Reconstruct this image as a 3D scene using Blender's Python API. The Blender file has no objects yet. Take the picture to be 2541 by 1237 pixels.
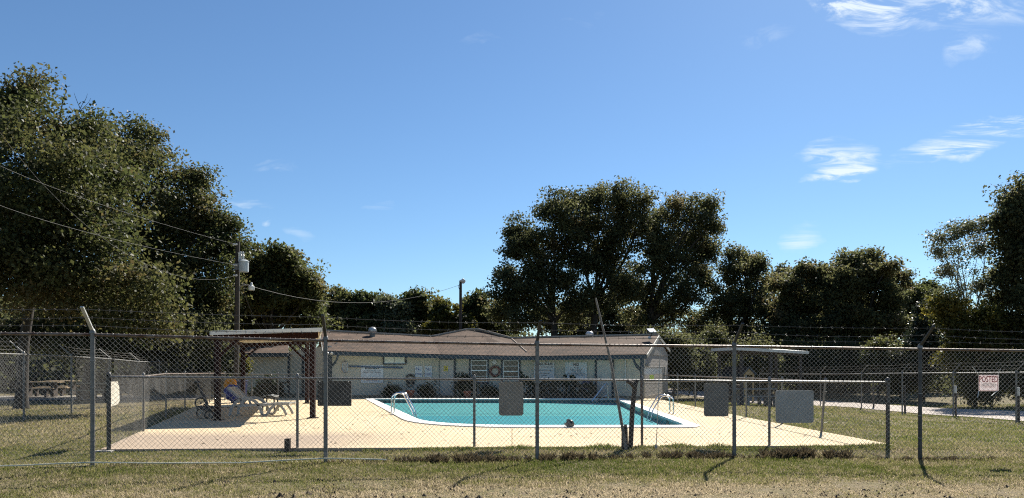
import bpy, math, random
import numpy as np
from mathutils import Vector, Matrix

random.seed(7)
rng = np.random.default_rng(11)
R = math.radians
scene = bpy.context.scene
col = scene.collection

# ------------------------------------------------------------------ camera, sky, sun, exposure
CAM_Z = 1.5
F = 26.0 / 36.0 * 2541.0
HOR = 910.0
camd = bpy.data.cameras.new("camera")
camd.lens = 26.0; camd.sensor_width = 36.0; camd.sensor_fit = 'HORIZONTAL'
camd.shift_y = (HOR - 618.5) / 2541.0
camd.clip_start = 0.1; camd.clip_end = 2000.0
cam = bpy.data.objects.new("camera", camd); col.objects.link(cam)
cam.location = (0, 0, CAM_Z); cam.rotation_euler = (R(90), 0, 0)
scene.camera = cam

SUN_AZ, SUN_EL = R(27.0), R(40.0)
sunv = Vector((math.sin(SUN_AZ) * math.cos(SUN_EL), math.cos(SUN_AZ) * math.cos(SUN_EL), math.sin(SUN_EL)))
sl = bpy.data.lights.new("sun", 'SUN'); sl.energy = 5.0; sl.angle = R(0.53); sl.color = (1.0, 0.95, 0.86)
so = bpy.data.objects.new("sun", sl); col.objects.link(so)
so.rotation_euler = (-sunv).to_track_quat('-Z', 'Y').to_euler(); so.location = (10, 20, 30)

world = bpy.data.worlds.new("World"); scene.world = world; world.use_nodes = True
scene.view_settings.view_transform = 'Standard'; scene.view_settings.look = 'None'
scene.view_settings.exposure = 1.12; scene.view_settings.gamma = 1.0
scene.view_settings.use_curve_mapping = False
scene.cycles.filter_width = 1.15
scene.cycles.use_denoising = False
scene.cycles.max_bounces = 8; scene.cycles.transparent_max_bounces = 16
scene.cycles.caustics_reflective = False; scene.cycles.caustics_refractive = False


def build_sky():
    nt = world.node_tree; N = nt.nodes; L = nt.links
    N.clear()
    out = N.new('ShaderNodeOutputWorld'); bg = N.new('ShaderNodeBackground'); bg.inputs['Strength'].default_value = 0.057
    sky = N.new('ShaderNodeTexSky'); sky.sky_type = 'NISHITA'; sky.sun_disc = False
    sky.sun_elevation = SUN_EL; sky.sun_rotation = SUN_AZ
    sky.air_density = 1.0; sky.dust_density = 0.15; sky.ozone_density = 3.5; sky.altitude = 100
    tintn = N.new('ShaderNodeMix'); tintn.data_type = 'RGBA'; tintn.blend_type = 'MULTIPLY'; tintn.inputs[0].default_value = 1.0
    tintn.inputs[7].default_value = SKY_TINT
    L.new(sky.outputs[0], tintn.inputs[6])
    # wind-drawn cirrus: streaky noise where the ice clouds float
    tc = N.new('ShaderNodeTexCoord')
    sep = N.new('ShaderNodeSeparateXYZ'); L.new(tc.outputs['Generated'], sep.inputs[0])

    def m(op, a, b=None, c=None):
        n = N.new('ShaderNodeMath'); n.operation = op
        for i, v in enumerate((a, b, c)):
            if v is None: continue
            if isinstance(v, (int, float)): n.inputs[i].default_value = v
            else: L.new(v, n.inputs[i])
        return n.outputs[0]
    yy = m('MAXIMUM', sep.outputs[1], 0.02)
    u = m('DIVIDE', sep.outputs[0], yy)      # azimuth slope
    v = m('DIVIDE', sep.outputs[2], yy)      # height slope
    front = m('GREATER_THAN', sep.outputs[1], 0.05)
    c0 = N.new('ShaderNodeCombineXYZ'); L.new(u, c0.inputs[0]); L.new(v, c0.inputs[1])
    wn = N.new('ShaderNodeTexNoise'); wn.inputs['Scale'].default_value = 16.0; wn.inputs['Detail'].default_value = 4; L.new(c0.outputs[0], wn.inputs['Vector'])
    ws = N.new('ShaderNodeSeparateXYZ'); L.new(wn.outputs['Color'], ws.inputs[0])
    ub = m('ADD', u, m('MULTIPLY', m('SUBTRACT', ws.outputs[0], .5), .075)); vb = m('ADD', v, m('MULTIPLY', m('SUBTRACT', ws.outputs[1], .5), .05))
    comb = N.new('ShaderNodeCombineXYZ')
    L.new(u, comb.inputs[0]); L.new(v, comb.inputs[1])

    def streak(rot, sx, sy, scale, lo, hi, dist=1.2, seed=0.0):
        mp = N.new('ShaderNodeMapping'); mp.inputs['Rotation'].default_value = (0, 0, rot)
        mp.inputs['Scale'].default_value = (sx, sy, 1); mp.inputs['Location'].default_value = (seed, seed * 0.7, seed)
        L.new(comb.outputs[0], mp.inputs[0])
        nz = N.new('ShaderNodeTexNoise'); nz.inputs['Scale'].default_value = scale; nz.inputs['Detail'].default_value = 8
        nz.inputs['Roughness'].default_value = 0.62; nz.inputs['Distortion'].default_value = dist
        L.new(mp.outputs[0], nz.inputs['Vector'])
        rm = N.new('ShaderNodeMapRange'); rm.inputs[1].default_value = lo; rm.inputs[2].default_value = hi
        rm.interpolation_type = 'SMOOTHSTEP'
        L.new(nz.outputs[0], rm.inputs[0])
        return rm.outputs[0]

    def blob(px, py, rx, ry, rot=0.0):
        cu, cv = (px - 1270.5) / F, (HOR - py) / F
        du = m('SUBTRACT', ub, cu); dv = m('SUBTRACT', vb, cv)
        c, s = math.cos(rot), math.sin(rot)
        a = m('ADD', m('MULTIPLY', du, c), m('MULTIPLY', dv, s))
        b = m('SUBTRACT', m('MULTIPLY', dv, c), m('MULTIPLY', du, s))
        d = m('ADD', m('POWER', m('ABSOLUTE', m('DIVIDE', a, rx / F)), 2.0), m('POWER', m('ABSOLUTE', m('DIVIDE', b, ry / F)), 2.0))
        return m('MAXIMUM', m('SUBTRACT', 1.0, d), 0.0)
    s1 = streak(R(-14), 2.6, 19.0, 2.6, 0.43, 0.70, 1.6)
    s2 = streak(R(-25), 5.0, 14.0, 2.0, 0.40, 0.75, 1.8, 3.1)
    s3 = streak(R(8), 3.0, 18.0, 2.2, 0.38, 0.7, 0.8, 5.7)
    terms = [
        (blob(2085, 385, 110, 55, R(4)), s1, 1.0),
        (blob(2080, 435, 105, 24, R(15)), s1, 1.5),
        (blob(2440, 340, 270, 44, R(13)), s1, 1.35),
        (blob(2300, 5, 330, 75, R(-4)), s2, 1.1),
        (blob(2120, 15, 150, 60, R(-20)), s2, 1.2),
        (blob(2410, 120, 80, 38, R(25)), s2, 0.55),
        (blob(1990, 590, 70, 34, R(4)), s3, 0.95),
        (blob(1900, 95, 75, 30, R(10)), s2, 0.25),
        (blob(595, 494, 80, 13, R(-6)), s3, 0.7),
        (blob(648, 536, 18, 16, R(40)), s2, 0.9),
        (blob(748, 572, 50, 14, R(-12)), s3, 0.3),
        (blob(935, 515, 45, 11, R(10)), s3, 0.3),
        (blob(680, 410, 60, 14, R(5)), s2, 0.3),
        (blob(1430, 55, 70, 20, R(20)), s2, 0.12),
        (blob(1190, 100, 60, 16, R(10)), s2, 0.12),
    ]
    tot = None
    for b, s, k in terms:
        t = m('MULTIPLY', m('MULTIPLY', b, s), k)
        tot = t if tot is None else m('ADD', tot, t)
    tot = m('MULTIPLY', m('MINIMUM', m('MULTIPLY', tot, 0.86), 0.85), front)
    mix = N.new('ShaderNodeMix'); mix.data_type = 'RGBA'
    L.new(tot, mix.inputs[0]); L.new(tintn.outputs[2], mix.inputs[6]); mix.inputs[7].default_value = (7.6, 8.4, 9.0, 1)
    L.new(mix.outputs[2], bg.inputs['Color']); L.new(bg.outputs[0], out.inputs[0])


SKY_TINT = (0.715, 0.87, 0.97, 1)
build_sky()


# ------------------------------------------------------------------ helpers
def P(px, py, d):
    return Vector(((px - 1270.5) / F * d, d, CAM_Z - (py - HOR) / F * d))


def X(px, d):
    return (px - 1270.5) / F * d


def Z(py, d):
    return CAM_Z - (py - HOR) / F * d


CP = np.array([
    (-5.8, 10.24, .11), (-2.77, 11, .06), (.4, 11.66, .02), (3.65, 12.12, 0), (6.7, 12.1, -.04), (-6, 8, .08), (0, 8, 0), (6, 8, -.05),
    (-7.1, 12.7, .02), (-3, 12.7, .0), (0, 13, .03), (3, 13.2, .05), (6.9, 13.4, .05), (8, 16, .02), (9, 22, -.1), (12, 22, -.3), (17, 26, -.53),
    (17.6, 33, -.6), (17, 42, -.7), (22, 27, -.6), (24, 40, -.7), (9.9, 32, -.25), (14, 35, -.5), (8, 28, -.05), (-13.4, 20.3, 0), (-14, 23.5, 0),
    (-15.4, 30, 0), (-9, 15, .02), (-11, 22, 0), (-20, 40, 0), (0, 45, 0), (0, 70, 0), (-30, 70, 0), (30, 70, -.6), (40, 40, -.7), (-40, 30, 0),
    (-30, 10, .1), (30, 10, -.3), (-12, 8, .12), (12, 8, -.1), (12, 14, -.1)])


def gz(x, y):
    x = np.asarray(x, float); y = np.asarray(y, float)
    w = 1.0 / (((x[..., None] - CP[:, 0]) ** 2 + (y[..., None] - CP[:, 1]) ** 2) ** 1.6 + 0.05)
    return (w * CP[:, 2]).sum(-1) / w.sum(-1)


def g(x, y):
    return float(gz(np.array([x]), np.array([y]))[0])


def tag(o, label=None, cat=None, group=None, kind=None):
    if label: o['label'] = label
    if cat: o['category'] = cat
    if group: o['group'] = group
    if kind: o['kind'] = kind
    return o


def empty(name, loc, label=None, cat=None, group=None, kind=None):
    o = bpy.data.objects.new(name, None); col.objects.link(o); o.location = loc
    o.empty_display_size = 0.2
    return tag(o, label, cat, group, kind)


def world_org(o):
    v = Vector((0, 0, 0))
    while o is not None:
        v += o.location; o = o.parent
    return v


def link(name, me, parent=None):
    o = bpy.data.objects.new(name, me); col.objects.link(o)
    if parent is not None: o.parent = parent
    return o


def np_mesh(name, verts, faces, mat, parent=None, attr=None, smooth=False):
    """verts (n,3) in world coordinates, faces (m,k)"""
    verts = np.asarray(verts, np.float32).reshape(-1, 3).copy(); faces = np.asarray(faces, np.int32)
    if parent is not None: verts -= np.array(world_org(parent), np.float32)
    me = bpy.data.meshes.new(name); k = faces.shape[1]; m = faces.shape[0]
    me.vertices.add(len(verts)); me.vertices.foreach_set('co', verts.ravel())
    me.loops.add(m * k); me.loops.foreach_set('vertex_index', faces.ravel())
    me.polygons.add(m); me.polygons.foreach_set('loop_start', np.arange(0, m * k, k, dtype=np.int32))
    me.polygons.foreach_set('loop_total', np.full(m, k, np.int32))
    if smooth: me.polygons.foreach_set('use_smooth', np.ones(m, bool))
    if attr is not None:
        for an, av in attr.items():
            a = me.attributes.new(an, 'FLOAT', 'FACE'); a.data.foreach_set('value', np.asarray(av, np.float32))
    me.update(calc_edges=True)
    if mat: me.materials.append(mat)
    return link(name, me, parent)


class MB:
    """collects shapes in world coordinates, links them as one mesh object"""
    def __init__(self): self.v = []; self.f = []; self.mi = []; self.cur = 0

    def add(self, vs, fs):
        b = len(self.v); self.v += [tuple(p) for p in vs]
        for f in fs: self.f.append([b + i for i in f]); self.mi.append(self.cur)
        return self

    def box(self, c, s, rz=0.0, rx=0.0, ry=0.0):
        m = Matrix.Translation(c) @ Matrix.Rotation(rz, 4, 'Z') @ Matrix.Rotation(ry, 4, 'Y') @ Matrix.Rotation(rx, 4, 'X')
        vs = [m @ Vector((sx * s[0] / 2, sy * s[1] / 2, sz * s[2] / 2)) for sx in (-1, 1) for sy in (-1, 1) for sz in (-1, 1)]
        return self.add(vs, [(0, 1, 3, 2), (4, 6, 7, 5), (0, 4, 5, 1), (2, 3, 7, 6), (0, 2, 6, 4), (1, 5, 7, 3)])

    def bar(self, a, b, w, h, up=Vector((0, 0, 1))):
        a = Vector(a); b = Vector(b); t = (b - a).normalized()
        s = t.cross(up)
        if s.length < 1e-4: s = t.cross(Vector((1, 0, 0)))
        s.normalize(); n = s.cross(t)
        vs = []
        for p in (a, b):
            for i, j in ((-1, -1), (1, -1), (1, 1), (-1, 1)): vs.append(p + s * (w / 2 * i) + n * (h / 2 * j))
        return self.add(vs, [(3, 2, 1, 0), (4, 5, 6, 7), (0, 1, 5, 4), (1, 2, 6, 5), (2, 3, 7, 6), (3, 0, 4, 7)])

    def tube(self, pts, r, n=8, cap=True):
        pts = [Vector(p) for p in pts]; rs = r if isinstance(r, (list, tuple)) else [r] * len(pts)
        b = len(self.v); ref = None
        for i, p in enumerate(pts):
            t = (pts[min(i + 1, len(pts) - 1)] - pts[max(i - 1, 0)]).normalized()
            if ref is None:
                ref = Vector((0, 0, 1)) if abs(t.z) < .9 else Vector((1, 0, 0))
            s = t.cross(ref).normalized(); q = s.cross(t).normalized(); ref = q
            for k in range(n):
                a = 2 * math.pi * k / n
                self.v.append(tuple(p + (s * math.cos(a) + q * math.sin(a)) * rs[i]))
        for i in range(len(pts) - 1):
            for k in range(n):
                k2 = (k + 1) % n
                self.f.append([b + i * n + k, b + (i + 1) * n + k, b + (i + 1) * n + k2, b + i * n + k2]); self.mi.append(self.cur)
        if cap:
            self.f.append([b + k for k in range(n)]); self.mi.append(self.cur)
            e = b + (len(pts) - 1) * n
            self.f.append([e + k for k in reversed(range(n))]); self.mi.append(self.cur)
        return self

    def lathe(self, c, prof, n=16, axis=None):
        c = Vector(c); q = Vector((0, 0, 1)).rotation_difference(Vector(axis).normalized()) if axis is not None else None
        b = len(self.v)
        for (r, z) in prof:
            for k in range(n):
                a = 2 * math.pi * k / n; p = Vector((r * math.cos(a), r * math.sin(a), z))
                if q is not None: p = q @ p
                self.v.append(tuple(c + p))
        for i in range(len(prof) - 1):
            for k in range(n):
                k2 = (k + 1) % n
                self.f.append([b + i * n + k, b + i * n + k2, b + (i + 1) * n + k2, b + (i + 1) * n + k]); self.mi.append(self.cur)
        self.f.append([b + k for k in reversed(range(n))]); self.mi.append(self.cur)
        e = b + (len(prof) - 1) * n
        self.f.append([e + k for k in range(n)]); self.mi.append(self.cur)
        return self

    def torus(self, c, Rm, r, axis=(0, 1, 0), n=24, k=8, a0=0.0, a1=2 * math.pi):
        q = Vector((0, 0, 1)).rotation_difference(Vector(axis).normalized()); c = Vector(c)
        full = abs(a1 - a0 - 2 * math.pi) < 1e-6
        pts = [c + q @ Vector((Rm * math.cos(a0 + (a1 - a0) * i / n), Rm * math.sin(a0 + (a1 - a0) * i / n), 0)) for i in range(n + (0 if full else 1))]
        if full:
            b = len(self.v); ax = q @ Vector((0, 0, 1))
            for p in pts:
                o = (p - c).normalized()
                for j in range(k):
                    a = 2 * math.pi * j / k
                    self.v.append(tuple(p + (o * math.cos(a) + ax * math.sin(a)) * r))
            for i in range(n):
                i2 = (i + 1) % n
                for j in range(k):
                    j2 = (j + 1) % k
                    self.f.append([b + i * k + j, b + i2 * k + j, b + i2 * k + j2, b + i * k + j2]); self.mi.append(self.cur)
        else:
            self.tube(pts, r, k)
        return self

    def prism(self, poly, z0, z1):
        n = len(poly)
        vs = [(p[0], p[1], z0) for p in poly] + [(p[0], p[1], z1) for p in poly]
        return self.add(vs, [tuple(reversed(range(n))), tuple(range(n, 2 * n))] + [(i, (i + 1) % n, n + (i + 1) % n, n + i) for i in range(n)])

    def plate(self, pts, nrm, th):
        """polygon (world points) thickened by th along nrm"""
        n = len(pts); nrm = Vector(nrm)
        vs = [Vector(p) for p in pts] + [Vector(p) + nrm * th for p in pts]
        return self.add(vs, [tuple(reversed(range(n))), tuple(range(n, 2 * n))] + [(i, (i + 1) % n, n + (i + 1) % n, n + i) for i in range(n)])

    def build(self, name, mat, parent=None, smooth=False, bevel=0.0):
        org = world_org(parent) if parent is not None else Vector((0, 0, 0))
        me = bpy.data.meshes.new(name)
        me.from_pydata([(p[0] - org.x, p[1] - org.y, p[2] - org.z) for p in self.v], [], self.f)
        mats = mat if isinstance(mat, (list, tuple)) else [mat]
        for mm in mats: me.materials.append(mm)
        if len(mats) > 1: me.polygons.foreach_set('material_index', self.mi)
        if smooth:
            me.polygons.foreach_set('use_smooth', [True] * len(me.polygons))
            me.set_sharp_from_angle(angle=R(40))
        me.update()
        o = link(name, me, parent)
        if bevel > 0:
            b = o.modifiers.new('bevel', 'BEVEL'); b.width = bevel; b.segments = 2; b.limit_method = 'ANGLE'; b.angle_limit = R(50)
        return o


def top_mesh(name, mb, mat, label, cat, group=None, kind=None, smooth=False, bevel=0.0):
    """a one-mesh thing with its origin at its own base"""
    vs = np.array(mb.v); c = Vector(((vs[:, 0].min() + vs[:, 0].max()) / 2, (vs[:, 1].min() + vs[:, 1].max()) / 2, vs[:, 2].min()))
    o = mb.build(name, mat, None, smooth, bevel)
    o.data.transform(Matrix.Translation(-c)); o.location = c
    return tag(o, label, cat, group, kind)


# ------------------------------------------------------------------ materials
MATS = {}


def mat(name, c1, c2=None, rough=.7, metal=0.0, scale=8.0, bump=0.0, bscale=40.0, stretch=None, spec=0.5, detail=6.0, lo=.35, hi=.65):
    m = bpy.data.materials.new(name); m.use_nodes = True; nt = m.node_tree; N = nt.nodes; L = nt.links
    b = N['Principled BSDF']; b.inputs['Roughness'].default_value = rough; b.inputs['Metallic'].default_value = metal
    b.inputs['Specular IOR Level'].default_value = spec
    if c2 is None: c2 = tuple(v * .8 for v in c1)
    tc = N.new('ShaderNodeTexCoord'); mp = N.new('ShaderNodeMapping')
    L.new(tc.outputs['Object'], mp.inputs[0])
    if stretch: mp.inputs['Scale'].default_value = stretch
    nz = N.new('ShaderNodeTexNoise'); nz.inputs['Scale'].default_value = scale; nz.inputs['Detail'].default_value = detail
    nz.inputs['Roughness'].default_value = .65
    L.new(mp.outputs[0], nz.inputs['Vector'])
    cr = N.new('ShaderNodeValToRGB'); cr.color_ramp.elements[0].position = lo; cr.color_ramp.elements[1].position = hi
    cr.color_ramp.elements[0].color = (*c2, 1); cr.color_ramp.elements[1].color = (*c1, 1)
    L.new(nz.outputs[0], cr.inputs[0]); L.new(cr.outputs[0], b.inputs['Base Color'])
    if bump > 0:
        n2 = N.new('ShaderNodeTexNoise'); n2.inputs['Scale'].default_value = bscale; n2.inputs['Detail'].default_value = 5
        L.new(mp.outputs[0], n2.inputs['Vector'])
        bp = N.new('ShaderNodeBump'); bp.inputs['Strength'].default_value = bump; bp.inputs['Distance'].default_value = .02
        L.new(n2.outputs[0], bp.inputs['Height']); L.new(bp.outputs[0], b.inputs['Normal'])
    MATS[name] = m
    return m


def leaf_mat(name, stops, trans=.45, rough=.5, spec=.35):
    m = bpy.data.materials.new(name); m.use_nodes = True; nt = m.node_tree; N = nt.nodes; L = nt.links
    b = N['Principled BSDF']; out = N['Material Output']
    at = N.new('ShaderNodeAttribute'); at.attribute_name = 'tint'
    cr = N.new('ShaderNodeValToRGB')
    while len(cr.color_ramp.elements) < len(stops): cr.color_ramp.elements.new(.5)
    for e, (p, c) in zip(cr.color_ramp.elements, stops): e.position = p; e.color = (*c, 1)
    L.new(at.outputs['Fac'], cr.inputs[0]); L.new(cr.outputs[0], b.inputs['Base Color'])
    b.inputs['Roughness'].default_value = rough; b.inputs['Specular IOR Level'].default_value = spec
    tr = N.new('ShaderNodeBsdfTranslucent')
    hs = N.new('ShaderNodeHueSaturation'); hs.inputs['Saturation'].default_value = 1.05; hs.inputs['Value'].default_value = 1.55
    L.new(cr.outputs[0], hs.inputs['Color']); L.new(hs.outputs[0], tr.inputs[0])
    mx = N.new('ShaderNodeMixShader'); mx.inputs[0].default_value = trans
    L.new(b.outputs[0], mx.inputs[1]); L.new(tr.outputs[0], mx.inputs[2]); L.new(mx.outputs[0], out.inputs[0])
    MATS[name] = m
    return m


galv = mat('galvanised', (.20, .197, .188), (.125, .122, .115), rough=.5, metal=.3, scale=14)
galv_wire = mat('galvanised_wire', (.29, .29, .28), (.18, .17, .16), rough=.6, metal=.35, scale=5, spec=.4)
rusty = mat('rusty_pipe', (.19, .16, .135), (.085, .045, .03), rough=.55, metal=.4, scale=9, lo=.38, hi=.6)
wire_dark = mat('weathered_wire', (.15, .14, .125), (.08, .072, .062), rough=.65, metal=.3, scale=5, spec=.3)
white_paint = mat('white_paint', (.62, .63, .60), (.44, .45, .43), rough=.5, scale=7, lo=.25, hi=.5)
white_plastic = mat('white_plastic', (.42, .42, .40), (.33, .325, .31), rough=.4, scale=6)
maroon = mat('maroon_steel', (.022, .007, .006), (.014, .005, .005), rough=.7, scale=10, spec=.12)
trim_blue = mat('blue_trim', (.022, .046, .066), (.015, .03, .045), rough=.55, scale=8)
gable_m = mat('grey_pink_siding', (.40, .365, .325), (.34, .31, .275), rough=.7, scale=3)  # own pinkish grey, made duller to put this end's shade into the colour
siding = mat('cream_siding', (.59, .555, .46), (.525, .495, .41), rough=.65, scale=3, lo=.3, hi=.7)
door_paint = mat('door_paint', (.58, .55, .50), (.52, .49, .44), rough=.55, scale=3)
soffit = mat('soffit_boards', (.56, .50, .40), (.42, .36, .28), rough=.7, scale=6)
glass_dark = mat('window_glass', (.02, .025, .03), (.015, .018, .02), rough=.08, scale=2, spec=.6)
frosted = mat('frosted_pane', (.80, .82, .74), (.7, .73, .66), rough=.35, scale=5)
alum = mat('aluminium', (.62, .63, .65), (.45, .46, .48), rough=.35, metal=.8, scale=10)
chrome = mat('stainless_rail', (.78, .79, .8), (.6, .6, .61), rough=.16, metal=1.0, scale=10)
sign_white = mat('sign_white', (.72, .74, .76), (.62, .64, .66), rough=.45, scale=4)
ink = mat('sign_ink', (.03, .03, .035), rough=.6)
ink_red = mat('red_ink', (.42, .035, .05), rough=.5)
ink_blue = mat('blue_ink', (.06, .10, .30), rough=.5)
yellow = mat('yellow_sign', (.72, .60, .06), (.62, .5, .05), rough=.5)
lime = mat('lime_sign', (.62, .80, .12), (.55, .7, .1), rough=.5)
board_grey = mat('weathered_board', (.25, .235, .21), (.17, .16, .145), rough=.75, scale=3, stretch=(1, 1, 3))
board_tan = mat('tan_board', (.34, .30, .25), (.28, .25, .21), rough=.7, scale=3)
board_light = mat('pale_board', (.47, .465, .44), (.40, .395, .37), rough=.6, scale=3)
board_dark = mat('dark_plywood', (.12, .105, .09), (.05, .045, .04), rough=.85, scale=5, stretch=(3, 1, 1), lo=.3, hi=.7)
board_cream = mat('cream_board', (.66, .62, .50), (.5, .45, .36), rough=.7, scale=4)
wood_grey = mat('weathered_wood', (.27, .24, .20), (.13, .11, .09), rough=.85, scale=5, bump=.4, bscale=20, stretch=(6, 6, 1))
wood_dark = mat('dark_timber', (.085, .065, .05), (.04, .03, .025), rough=.9, scale=6, bump=.4, bscale=20, stretch=(6, 6, 1))
wood_tan = mat('tan_wood', (.42, .32, .2), (.28, .2, .12), rough=.8, scale=5, stretch=(1, 5, 5))
pole_wood = mat('utility_pole_wood', (.055, .044, .034), (.028, .022, .018), rough=.9, scale=4, bump=.4, stretch=(5, 5, .6))
bark = mat('oak_bark', (.06, .05, .04), (.025, .02, .016), rough=.95, scale=5, bump=.9, bscale=9, stretch=(3, 3, .6))
bark_pale = mat('pale_bark', (.19, .17, .14), (.08, .07, .055), rough=.95, scale=5, bump=.8, bscale=9, stretch=(3, 3, .6))
terracotta = mat('terracotta', (.26, .085, .05), (.18, .06, .04), rough=.85)
ring_red = mat('faded_red_ring', (.20, .085, .065), (.14, .06, .05), rough=.75)
orange = mat('orange_vinyl', (.80, .33, .02), (.7, .26, .02), rough=.35)
blue_tarp = mat('blue_tarp', (.03, .05, .34), (.015, .02, .16), rough=.28, scale=4, bump=.8, bscale=10)
navy = mat('navy_plastic', (.012, .018, .07), rough=.4)
black = mat('black_plastic', (.018, .018, .02), (.01, .01, .011), rough=.45)
grey_cloth = mat('grey_cloth', (.20, .21, .2), (.05, .05, .05), rough=.8, scale=20)
conc_leg = mat('cast_concrete', (.36, .34, .3), (.24, .22, .19), rough=.9, scale=6, bump=.3)
lamp_white = mat('lamp_housing', (.6, .6, .58), (.45, .45, .43), rough=.4, scale=6)
lens = mat('lamp_lens', (.55, .56, .55), rough=.2)
gold_trim = mat('tan_gable', (.36, .28, .14), (.28, .22, .1), rough=.7)
can_grey = mat('transformer_grey', (.42, .45, .46), (.32, .34, .35), rough=.45, scale=5)


def deck_mat():
    m = bpy.data.materials.new('deck_concrete'); m.use_nodes = True; nt = m.node_tree; N = nt.nodes; L = nt.links
    b = N['Principled BSDF']; b.inputs['Roughness'].default_value = .9; b.inputs['Specular IOR Level'].default_value = .2
    geo = N.new('ShaderNodeNewGeometry')

    def noise(sc, det, lo, hi):
        n = N.new('ShaderNodeTexNoise'); n.inputs['Scale'].default_value = sc; n.inputs['Detail'].default_value = det; n.inputs['Roughness'].default_value = .7
        L.new(geo.outputs['Position'], n.inputs['Vector'])
        r = N.new('ShaderNodeMapRange'); r.inputs[1].default_value = lo; r.inputs[2].default_value = hi; L.new(n.outputs[0], r.inputs[0])
        return r.outputs[0]

    def mix(f, a, bb, mode='MIX'):
        x = N.new('ShaderNodeMix'); x.data_type = 'RGBA'; x.blend_type = mode
        L.new(f, x.inputs[0])
        for i, v in ((6, a), (7, bb)):
            if isinstance(v, tuple): x.inputs[i].default_value = (*v, 1)
            else: L.new(v, x.inputs[i])
        return x.outputs[2]
    c = mix(noise(.35, 5, .35, .65), (.63, .505, .315), (.555, .43, .265))
    c = mix(noise(2.2, 8, .5, .75), c, (.50, .40, .28))
    c = mix(noise(16, 6, .58, .8), c, (.30, .25, .2))
    # browner stained concrete at the front-left end of the deck
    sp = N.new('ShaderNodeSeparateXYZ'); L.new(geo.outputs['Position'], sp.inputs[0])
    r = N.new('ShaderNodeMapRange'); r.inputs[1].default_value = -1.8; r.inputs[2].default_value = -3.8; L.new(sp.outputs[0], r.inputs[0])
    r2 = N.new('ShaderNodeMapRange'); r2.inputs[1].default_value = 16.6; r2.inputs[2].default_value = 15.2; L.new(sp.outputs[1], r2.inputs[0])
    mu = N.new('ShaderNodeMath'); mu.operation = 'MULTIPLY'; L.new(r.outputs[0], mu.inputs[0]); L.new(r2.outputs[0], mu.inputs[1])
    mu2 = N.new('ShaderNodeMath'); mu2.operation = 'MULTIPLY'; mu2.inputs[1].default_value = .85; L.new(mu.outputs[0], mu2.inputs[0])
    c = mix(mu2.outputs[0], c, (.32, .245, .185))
    L.new(c, b.inputs['Base Color'])
    n2 = N.new('ShaderNodeTexNoise'); n2.inputs['Scale'].default_value = 60; L.new(geo.outputs['Position'], n2.inputs['Vector'])
    bp = N.new('ShaderNodeBump'); bp.inputs['Strength'].default_value = .25; bp.inputs['Distance'].default_value = .01
    L.new(n2.outputs[0], bp.inputs['Height']); L.new(bp.outputs[0], b.inputs['Normal'])
    return m


def ground_mat():
    m = bpy.data.materials.new('lawn_soil'); m.use_nodes = True; nt = m.node_tree; N = nt.nodes; L = nt.links
    b = N['Principled BSDF']; b.inputs['Roughness'].default_value = .95; b.inputs['Specular IOR Level'].default_value = .1
    geo = N.new('ShaderNodeNewGeometry')

    def noise(sc, det, lo, hi):
        n = N.new('ShaderNodeTexNoise'); n.inputs['Scale'].default_value = sc; n.inputs['Detail'].default_value = det; n.inputs['Roughness'].default_value = .7
        L.new(geo.outputs['Position'], n.inputs['Vector'])
        r = N.new('ShaderNodeMapRange'); r.inputs[1].default_value = lo; r.inputs[2].default_value = hi; L.new(n.outputs[0], r.inputs[0])
        return r.outputs[0]

    def mix(f, a, bb):
        x = N.new('ShaderNodeMix'); x.data_type = 'RGBA'; L.new(f, x.inputs[0])
        for i, v in ((6, a), (7, bb)):
            if isinstance(v, tuple): x.inputs[i].default_value = (*v, 1)
            else: L.new(v, x.inputs[i])
        return x.outputs[2]
    c = mix(noise(.5, 6, .35, .65), (.13, .12, .055), (.17, .135, .075))
    c = mix(noise(5, 8, .48, .7), c, (.20, .155, .11))
    c = mix(noise(30, 6, .55, .75), c, (.05, .04, .028))
    L.new(c, b.inputs['Base Color'])
    n2 = N.new('ShaderNodeTexNoise'); n2.inputs['Scale'].default_value = 25; n2.inputs['Detail'].default_value = 8; L.new(geo.outputs['Position'], n2.inputs['Vector'])
    bp = N.new('ShaderNodeBump'); bp.inputs['Strength'].default_value = .8; bp.inputs['Distance'].default_value = .04
    L.new(n2.outputs[0], bp.inputs['Height']); L.new(bp.outputs[0], b.inputs['Normal'])
    return m


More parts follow.
